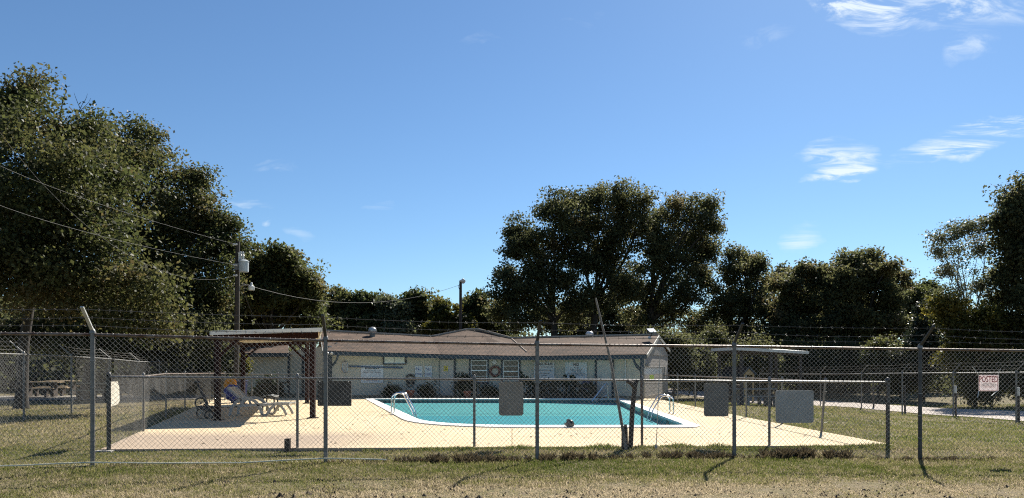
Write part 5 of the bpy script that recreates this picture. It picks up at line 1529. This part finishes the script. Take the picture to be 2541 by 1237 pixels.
def tree(name, label, d, trunk_px, lobes, n_leaves, leaf, m_leaf, m_bark=None, trunk_r=.3, base_y=None, group=None, tint=.4, density=1.0, fork=.45, clump=(.42, .80), bare=(), cat='tree', flat=.8):
    bx = X(trunk_px, d); z0 = g(bx, d); root = empty(name, (bx, d, z0), label, cat, group)
    L = []
    for l in lobes:
        px, py, rx, ry = l[:4]; dd = l[4] if len(l) > 4 else random.uniform(-1.5, 1.5)
        k = d / F; c = P(px, py, d + dd); L.append((c, rx * k, (rx + ry) * .5 * k, ry * k))
    zt = max(c.z + rz for c, _, _, rz in L); cm = sum((c for c, *_ in L), Vector()) / len(L)
    fk = Vector((bx + (cm.x - bx) * .25, d, z0 + (zt - z0) * fork))
    wb = MB(); tp = [(bx, d, z0 - .2), (bx + random.uniform(-.05, .05), d, z0 + .5), Vector((bx, d, z0)).lerp(fk, .6) + Vector((random.uniform(-.15, .15), 0, 0)), fk]
    wb.tube(tp, [trunk_r * 1.45, trunk_r * 1.05, trunk_r * .9, trunk_r * .72], 10, False)
    cs, rs, cn, ct = [], [], [], []
    vol = sum(rx * ry * rz for _, rx, ry, rz in L) ** 1
    areas = [(rx * rz) ** .5 * (rx * rz) ** .5 for _, rx, ry, rz in L]; tot = sum(areas)
    for (c, rx, ry, rz), ar in zip(L, areas):
        pts = limb(wb, fk.lerp(Vector((fk.x, fk.y, c.z)), .12), c, trunk_r * .42, trunk_r * .10, .12)
        nc = max(9, int(ar * 9.0 * density)); lt = tint + random.uniform(-.10, .10)
        ph = rng.uniform(0, 6, 3)
        for i in range(nc):
            u = rng.normal(size=3); u /= np.linalg.norm(u); q = rng.random() ** .5
            az = math.atan2(u[2], u[0])
            q = q * (1.02 + .13 * math.sin(3 * az + ph[0]) + .08 * math.sin(7 * az + ph[1]) + .05 * rng.normal())
            p = np.array(c) + u * q * np.array([rx, ry, rz])
            cr = rng.uniform(*clump) * (1.0 if rx > 1.2 else .8)
            cs.append(p); rs.append(cr); cn.append(cr ** 2 * rng.uniform(.5, 1.4)); ct.append(lt + rng.normal(0, .19))
            if rng.random() < .30:
                st = pts[min(len(pts) - 1, int(len(pts) * (.35 + .6 * rng.random())))]
                limb(wb, st, p, trunk_r * .09, .012, .12, 3, 4)
    for (a, b) in bare: 
        q = limb(wb, P(*a, d), P(*b, d), .03, .008, .08, 4, 5)
        for k in range(3): limb(wb, q[2 + (k % 3)], q[2 + (k % 3)] + Vector((random.uniform(-.5, .5), 0, random.uniform(.1, .6))), .012, .004, .1, 3, 4)
    wb.build('trunk', m_bark or bark, root, True)
    cs = np.array(cs); rs = np.array(rs); cn = np.array(cn); cn = np.maximum(6, (cn / cn.sum() * n_leaves)).astype(int)
    v, f, t = leaf_cloud(cs, rs, cn, leaf, np.array(ct), flat)
    o = np_mesh('crown', v, f, m_leaf, root, attr={'tint': t}); tag(o, kind='stuff')
    return root


# left: the big oaks
tree('oak_tree', 'huge brownish oak with a thick trunk at the left edge, tallest of the trees', 26.0, 52,
     [(62, 232, 60, 48, 0), (20, 275, 60, 60, 0), (-70, 360, 120, 130, 1), (100, 350, 105, 85, -1), (190, 335, 60, 55, 0), (-10, 480, 150, 130, -1), (150, 480, 130, 100, -2), (20, 610, 160, 90, -2.5), (240, 430, 95, 100, 0),
      (260, 590, 120, 100, -1.5), (-110, 620, 110, 120, 0), (170, 700, 130, 60, -2.2), (330, 700, 100, 55, -2), (10, 690, 110, 40, -2.4), (100, 560, 120, 90, 1.5), (330, 780, 90, 45, -1.5)],
     92000, .135, oak_leaf, bark, .20, tint=.48, fork=.32, density=.85, clump=(.45, .85), bare=[((150, 300), (165, 225)), ((175, 300), (205, 258))])
tree('oak_tree', 'broad round-shouldered oak left of the utility pole, behind the tall left fence', 38.0, 350,
     [(305, 345, 62, 55, 0), (365, 370, 50, 55, 0), (330, 450, 110, 105, -1), (440, 430, 50, 50, 0), (490, 455, 34, 26, 0), (420, 540, 110, 95, 0), (500, 520, 45, 40, 0), (515, 590, 70, 70, 0), (465, 670, 105, 90, -1), (350, 640, 110, 105, -1),
      (400, 755, 140, 60, -1.5), (535, 720, 55, 85, -1), (560, 555, 36, 36, 0), (570, 610, 28, 50, 0), (500, 790, 90, 45, -.5)],
     80000, .155, oak_leaf, bark, .30, tint=.42, density=.85, fork=.3)
tree('oak_tree', 'lighter olive oak just right of the utility pole, with a ragged right side', 43.0, 655,
     [(630, 640, 45, 38), (672, 640, 40, 40), (705, 645, 26, 22), (640, 715, 70, 62), (712, 700, 52, 48), (752, 690, 26, 24), (760, 740, 40, 40), (690, 775, 85, 45), (610, 785, 70, 50), (775, 785, 40, 36), (720, 655, 12, 30)],
     42000, .21, far_leaf, bark, .26, tint=.45, density=1.3, fork=.3)
tree('oak_tree', 'dark low-branched oak filling the shade between the two big left oaks', 36.0, 215,
     [(120, 770, 110, 60, 1), (250, 760, 110, 70, 0), (360, 800, 110, 60, 0), (460, 820, 90, 50, -.5), (60, 830, 110, 50, 1), (200, 845, 120, 45, 0), (330, 860, 120, 40, .5), (500, 860, 70, 40, .5), (-60, 800, 90, 70, 1)],
     42000, .17, oak_dark, bark, .24, tint=.3, density=1.2, fork=.3)
# far trees over the roof
tree('background_tree', 'green tree over the left end of the house roof, right of the olive oak', 62.0, 840, [(815, 762, 45, 39), (850, 755, 45, 35), (880, 759, 30, 33), (830, 812, 70, 34), (880, 808, 44, 30)], 17000, .29, far_leaf, trunk_r=.22, tint=.5, group='trees beyond the house roof')
tree('background_tree', 'narrow tree with gaps of sky over the left turbine vent', 63.0, 928, [(918, 757, 22, 27), (935, 777, 28, 35), (910, 815, 40, 28), (950, 818, 34, 26)], 9000, .29, far_leaf, trunk_r=.18, tint=.4, group='trees beyond the house roof')
tree('background_tree', 'yellowish thin-topped tree over the middle of the roof, right of the turbine vent', 61.0, 985, [(972, 769, 26, 27), (1000, 777, 30, 31), (975, 818, 40, 26), (960, 755, 10, 17)], 8000, .25, sparse_leaf, trunk_r=.16, tint=.45, group='trees beyond the house roof')
tree('background_tree', 'rounded green tree left of the slim lamp pole', 64.0, 1050, [(1030, 757, 34, 31), (1052, 767, 40, 37), (1040, 815, 60, 32), (1080, 777, 30, 35)], 15000, .29, far_leaf, trunk_r=.22, tint=.4, group='trees beyond the house roof')
tree('background_tree', 'golden-green tree directly behind the slim lamp pole', 60.0, 1115, [(1108, 769, 32, 31), (1125, 800, 36, 28), (1090, 815, 36, 24), (1150, 815, 32, 24)], 11000, .27, yellow_leaf, trunk_r=.2, tint=.25, group='trees beyond the house roof')
tree('background_tree', 'dark green tree between the lamp pole and the great oak clump', 62.0, 1190, [(1160, 767, 22, 25), (1190, 755, 22, 25), (1200, 777, 32, 31), (1170, 815, 40, 26), (1225, 810, 40, 30)], 12000, .29, far_leaf, trunk_r=.22, tint=.35, group='trees beyond the house roof')
# the great oak clump
tree('oak_tree', 'dark spreading oak at the left of the great clump, with boughs reaching left', 57.0, 1393,
     [(1285, 575, 42, 42), (1262, 620, 34, 30), (1248, 675, 30, 22), (1330, 610, 62, 62), (1375, 525, 48, 46), (1400, 585, 50, 55), (1300, 690, 60, 48), (1370, 680, 62, 50), (1260, 730, 38, 24), (1330, 750, 60, 34), (1420, 750, 42, 40), (1250, 770, 40, 30), (1290, 800, 60, 30)],
     42000, .20, oak_dark, bark, .34, tint=.45, density=.7, fork=.33)
tree('oak_tree', 'tallest dark oak in the middle of the great clump, seen above the leaning pole', 58.5, 1470,
     [(1430, 505, 42, 32), (1485, 495, 55, 38), (1545, 500, 50, 38), (1590, 500, 30, 28), (1470, 560, 80, 55), (1550, 565, 70, 55), (1500, 640, 80, 52), (1440, 660, 46, 42), (1545, 700, 50, 55), (1480, 745, 50, 35), (1410, 790, 50, 30)],
     42000, .20, oak_dark, bark, .36, tint=.47, density=.7, fork=.36)
tree('oak_tree', 'dark oak with a domed top at the right of the great clump', 60.0, 1592,
     [(1640, 540, 40, 34), (1690, 520, 46, 34), (1735, 515, 40, 32), (1765, 560, 36, 45), (1620, 580, 50, 50), (1700, 580, 70, 52), (1750, 625, 44, 42), (1640, 650, 80, 58), (1720, 670, 60, 48), (1590, 720, 70, 48), (1680, 735, 75, 45), (1760, 700, 42, 42), (1600, 785, 75, 40), (1700, 800, 70, 35)],
     50000, .20, oak_dark, bark, .36, tint=.47, density=.75, fork=.33)
tree('oak_tree', 'smaller dark oak stepping down on the right of the great clump', 62.0, 1815,
     [(1812, 635, 34, 34), (1850, 645, 34, 30), (1885, 655, 30, 24), (1830, 690, 60, 44), (1880, 710, 40, 42), (1800, 755, 60, 46), (1870, 775, 60, 48), (1780, 820, 60, 40), (1850, 840, 70, 36)],
     30000, .21, oak_dark, bark, .26, tint=.48, density=.65, fork=.3)
tree('thicket_tree', 'low dark thicket tree filling the gap behind the roof under the great clump', 68.0, 1490,
     [(1375, 790, 60, 34), (1450, 775, 50, 36), (1520, 770, 55, 40), (1590, 790, 60, 34), (1430, 815, 80, 26), (1540, 815, 80, 26)], 20000, .25, oak_dark, bark, .22, tint=.4, density=.9)
# right-hand row beyond the gravel road
tree('roadside_tree', 'broad dark tree in the back of the row, between the two tallest beyond the road', 66.0, 2065, [(2060, 690, 50, 36), (2030, 740, 60, 44), (2100, 750, 60, 44), (2070, 810, 80, 40), (2250, 745, 40, 34), (2230, 800, 60, 34), (1930, 690, 30, 26)], 26000, .27, oak_dark, trunk_r=.24, tint=.45, group='trees beyond the road')
tree('roadside_tree', 'dense dark tree beyond the road, just right of the great clump', 58.0, 1985, [(1955, 700, 36, 32), (1998, 675, 38, 26), (2035, 690, 36, 30), (1940, 760, 55, 50), (2010, 750, 65, 48), (1960, 825, 70, 42), (2030, 825, 60, 40)], 30000, .25, oak_dark, trunk_r=.24, tint=.5, group='trees beyond the road', density=1.2)
tree('roadside_tree', 'round-topped tree with sky showing through, highest of the row beyond the road', 56.0, 2150, [(2110, 660, 46, 26), (2160, 650, 46, 24), (2205, 660, 34, 24), (2228, 690, 24, 26), (2090, 710, 46, 42), (2160, 710, 60, 42), (2215, 735, 30, 32), (2110, 780, 60, 45), (2190, 800, 60, 40), (2130, 840, 70, 35)], 33000, .24, oak_dark, trunk_r=.26, tint=.55, group='trees beyond the road', density=1.0)
tree('roadside_tree', 'low tree in the dip of the skyline, left of the pale sparse tree', 60.0, 2290, [(2265, 725, 26, 22), (2300, 718, 30, 20), (2285, 760, 45, 34), (2250, 800, 40, 34), (2320, 800, 40, 34)], 15000, .25, far_leaf, trunk_r=.2, tint=.35, group='trees beyond the road')
tree('juniper_tree', 'dark conical juniper standing before the row beyond the road', 46.0, 2288, [(2287, 775, 16, 26, 0), (2287, 815, 34, 32, 0), (2283, 855, 50, 32, 0), (2290, 900, 62, 36, 0)], 22000, .15, juniper_leaf, trunk_r=.14, tint=.5, density=2.2, clump=(.3, .5))
tree('oak_tree', 'tall dark oak cut off by the right edge', 41.0, 2560,
     [(2535, 480, 34, 40, 0), (2510, 510, 26, 28, 0), (2560, 540, 60, 60, 0), (2500, 590, 52, 48, 0), (2560, 640, 80, 70, -.5), (2500, 660, 45, 48, 0), (2490, 730, 50, 50, .5), (2540, 740, 80, 70, -.5), (2600, 560, 70, 90, 0), (2520, 830, 80, 60, -.5), (2496, 545, 20, 20, 0)],
     40000, .19, oak_dark, bark, .3, tint=.45, density=.9, fork=.4)
tree('sparse_tree', 'pale thin-leaved tree with wispy twigs against the sky, left of the cut-off oak', 42.0, 2405,
     [(2345, 590, 34, 22, 0), (2385, 565, 38, 18, 0), (2425, 560, 32, 20, 0), (2335, 625, 22, 22, 0), (2380, 625, 46, 32, 0), (2430, 620, 40, 36, 0), (2350, 670, 36, 30, 0), (2400, 690, 50, 40, 0), (2440, 720, 40, 40, 0), (2370, 730, 45, 34, 0)],
     9500, .12, sparse_leaf, bark_pale, .10, tint=.5, density=.8, clump=(.28, .55), fork=.35)
tree('yellow_tree', 'low yellowing tree behind the tall fence near the POSTED sign', 40.0, 2420, [(2380, 800, 46, 34, 0), (2430, 795, 40, 34, 0), (2400, 850, 60, 40, 0), (2450, 850, 44, 36, 0), (2370, 890, 50, 30, 0), (2350, 760, 30, 26, 0)], 17000, .16, yellow_leaf, trunk_r=.09, tint=.25, density=1.2)


def bush(px, py, rx, ry, d, n, leaf, m, label, name='shrub', group=None, tint=.4, stems=5, cat='shrub', z=None):
    x = X(px, d); z0 = g(x, d) if z is None else z; root = empty(name, (x, d, z0), label, cat, group); k = d / F
    c = P(px, py, d); wb = MB()
    for i in range(stems):
        a = i * 2 * math.pi / stems + random.random(); wb.tube([(x, d, z0 - .05), (x + math.cos(a) * rx * k * .5, d + math.sin(a) * rx * k * .5, c.z)], [.025, .01], 5, False)
    wb.build('stem', bark, root)
    nc = 16; ang = rng.normal(size=(nc, 3)); ang /= np.linalg.norm(ang, axis=1)[:, None]
    cs = np.array(c) + ang * np.array([rx * k, rx * k * .7, ry * k]) * (rng.random((nc, 1)) ** .4) * .8
    cs[:, 2] = np.maximum(cs[:, 2], z0 + .1)
    v, f, t = leaf_cloud(cs, np.full(nc, min(rx, ry) * k * .55), np.full(nc, n // nc), leaf, np.full(nc, tint) + rng.normal(0, .12, nc), 1.0)
    v[:, 2] = np.maximum(v[:, 2], z0 + .01)
    o = np_mesh('foliage', v, f, m, root, attr={'tint': t}); tag(o, kind='stuff'); return root


# undergrowth right of the house and beyond the road
for i, (px, py, rx, ry, d, n, m, lab) in enumerate((
        (1672, 885, 42, 62, 42.5, 9000, oak_dark, 'sunlit leafy shrub filling the gap just right of the house gable'),
        (1725, 895, 46, 58, 44.0, 9000, oak_dark, 'sunlit leafy shrub left of the small gabled shelter'),
        (1770, 880, 46, 60, 47.0, 8000, oak_dark, 'dark shrub behind the left edge of the picnic pavilion'),
        (1880, 900, 70, 52, 50.0, 9000, oak_dark, 'dark undergrowth seen under the picnic pavilion roof'),
        (1990, 905, 60, 50, 52.0, 8000, oak_dark, 'dark shrub right of the picnic pavilion, beyond the road'),
        (2090, 905, 66, 50, 50.0, 9000, oak_dark, 'dark shrub beyond the road above the low fence corner'),
        (2180, 890, 34, 46, 47.0, 5000, far_leaf, 'pale sunlit shrub beyond the road, left of the juniper'),
        (2240, 925, 60, 45, 46.0, 8000, oak_dark, 'dark shrub at the foot of the juniper'),
        (2460, 940, 90, 56, 39.6, 11000, oak_dark, 'dark shrub behind the POSTED sign'),
        (2570, 930, 80, 64, 40.0, 10000, oak_dark, 'dark shrub at the right edge beyond the road'))):
    bush(px, py, rx, ry, d, int(n * 1.1), .165, m, lab, 'roadside_shrub', 'undergrowth beyond the right lawn', .45)
# little leafy sapling behind the pavilion post
bush(607, 905, 16, 26, 33.5, 900, .13, yellow_leaf, 'yellow-green sapling between the rear left pavilion post and the wall', 'sapling', None, .3, 3, 'sapling')
# planting along the wall
pl = [(973, 971, 26, 15, 33.9, 'low dark rounded shrub left of the red pots along the wall'), (1060, 970, 25, 16, 34.6, 'low dark rounded shrub left of the blue door frame'), (1216, 971, 26, 16, 34.6, 'low dark rounded shrub under the left window'),
      (1156, 958, 22, 30, 34.7, 'tall dark straggly plant right of the door')]
for i, (px, py, rx, ry, d, lab) in enumerate(pl): bush(px, py, rx, ry, d, 1800, .09 if i < 3 else .14, shrub_leaf, lab, 'shrub', 'shrubs along the pool house wall', .35, 5, 'shrub', DECK_Z)
bush(612, 985, 30, 16, 33.5, 1100, .12, shrub_leaf, 'dark low shrub in the shade behind the pavilion', 'shrub', 'shrubs along the pool house wall', .3, 4, 'shrub', DECK_Z)
bush(668, 968, 40, 26, 34.2, 1800, .16, shrub_leaf, 'dark spiky shrub against the shaded wall behind the pavilion', 'shrub', 'shrubs along the pool house wall', .2, 5, 'shrub', DECK_Z)


def big_leaf_plant():
    """bed of broad upright leaves before the right part of the wall"""
    d = 34.2; x = X(1385, d); root = empty('broad_leaf_plant', (x, d, DECK_Z), 'dark bed of tall broad-leaved plants under the POOL RULES sign', 'plant')
    st = MB(); lv = MB()
    for i in range(330):
        px = random.uniform(1292, 1478); t = (px - 1292) / 186
        top = 936 + 6 * math.sin(px * .11) + 5 * math.sin(px * .047 + 1) + (12 if px > 1440 else 0) + (0 if px > 1310 else -3)
        py = random.triangular(top, 985, top + 18); dd = d - .7 * t + random.uniform(-.45, .35)
        p = P(px, py, dd); p.z = max(p.z, DECK_Z + .1); s = random.uniform(.08, .15)
        a = Vector((random.uniform(-.8, .8), random.uniform(-.6, .4), random.uniform(.3, 1))).normalized(); b = a.cross(Vector((random.uniform(-.5, .5), -1, random.uniform(-.3, .5)))).normalized(); n = a.cross(b)
        lv.add([p - a * s * .7, p + b * s * .5 - a * s * .1 - n * .02, p + b * s * .38 + a * s * .5, p + a * s, p - b * s * .38 + a * s * .5, p - b * s * .5 - a * s * .1 - n * .02], [(0, 1, 2, 3), (0, 3, 4, 5)])
        if i % 3 == 0: st.tube([(p.x + random.uniform(-.1, .1), p.y, DECK_Z), p], .012, 4, False)
    st.build('stem', bark, root); o = lv.build('foliage', mat('broad_leaf', (.026, .032, .018), (.010, .016, .009), rough=.75, scale=3, spec=.15), root); tag(o, kind='stuff')


big_leaf_plant()
for px, s, lab in ((1018, 1.0, 'terracotta pot between the two low shrubs left of the door'), (1160, .9, 'terracotta pot under the straggly plant right of the door')):
    d = 34.0; x = X(px, d); b = MB(); b.lathe((x, d, DECK_Z), [(.13 * s, 0), (.2 * s, .28 * s), (.22 * s, .28 * s), (.22 * s, .34 * s), (.18 * s, .34 * s), (.16 * s, .28 * s)], 14)
    top_mesh('flower_pot', b, terracotta, lab, 'flower pot', 'terracotta pots by the wall', smooth=True)


def chair():
    d = 33.4; x = X(1458, d); root = empty('garden_chair', (x, d, DECK_Z), 'dark blue folding chair at the right end of the broad-leaved plants', 'chair')
    w = .24
    m = MB(); m.box((x, d, DECK_Z + .42), (.48, .45, .04)); m.build('seat', navy, root, bevel=.01)
    m = MB(); m.box((x, d + .24, DECK_Z + .68), (.48, .03, .36), rx=R(-12)); m.build('backrest', navy, root, bevel=.01)
    for sx in (-w, w):
        for sy in (-.2, .2): m = MB(); m.bar((x + sx, d + sy * 1.1, DECK_Z), (x + sx, d + sy, DECK_Z + .42), .025, .025); m.build('leg', black, root)
        m = MB(); m.bar((x + sx, d - .2, DECK_Z + .62), (x + sx, d + .22, DECK_Z + .64), .04, .025); m.build('armrest', black, root)


chair()


def woods():
    """the far wood that closes the view behind everything"""
    cs, rs, cn, ct = [], [], [], []
    def band(px0, px1, d0, d1, top, n, t):
        for i in range(n):
            px = random.uniform(px0, px1); d = random.uniform(d0, d1); x = X(px, d); z0 = g(x, d) if d < 88 else 0
            h = top * (.75 + .35 * math.sin(px * .021 + 1) * math.sin(px * .057)); z = z0 + random.uniform(0, 1) ** .9 * h
            cs.append((x, d, z)); rs.append(random.uniform(.8, 1.7)); cn.append(random.randint(32, 56)); ct.append(t + random.uniform(-.2, .2))
    band(-150, 620, 46, 60, 6.5, 700, .35); band(-150, 620, 43, 50, 2.6, 330, .3); band(560, 1250, 75, 88, 5.0, 330, .5); band(1200, 1700, 66, 80, 5.5, 330, .4); band(1640, 2680, 66, 78, 7.0, 620, .4); band(1640, 2680, 56, 64, 2.2, 260, .3)
    v, f, t = leaf_cloud(np.array(cs), np.array(rs), np.array(cn), .42, np.array(ct), .9)
    v[:, 2] = np.maximum(v[:, 2], -1.0)
    o = np_mesh('far_woods', v, f, oak_dark, attr={'tint': t}); tag(o, kind='stuff')


woods()
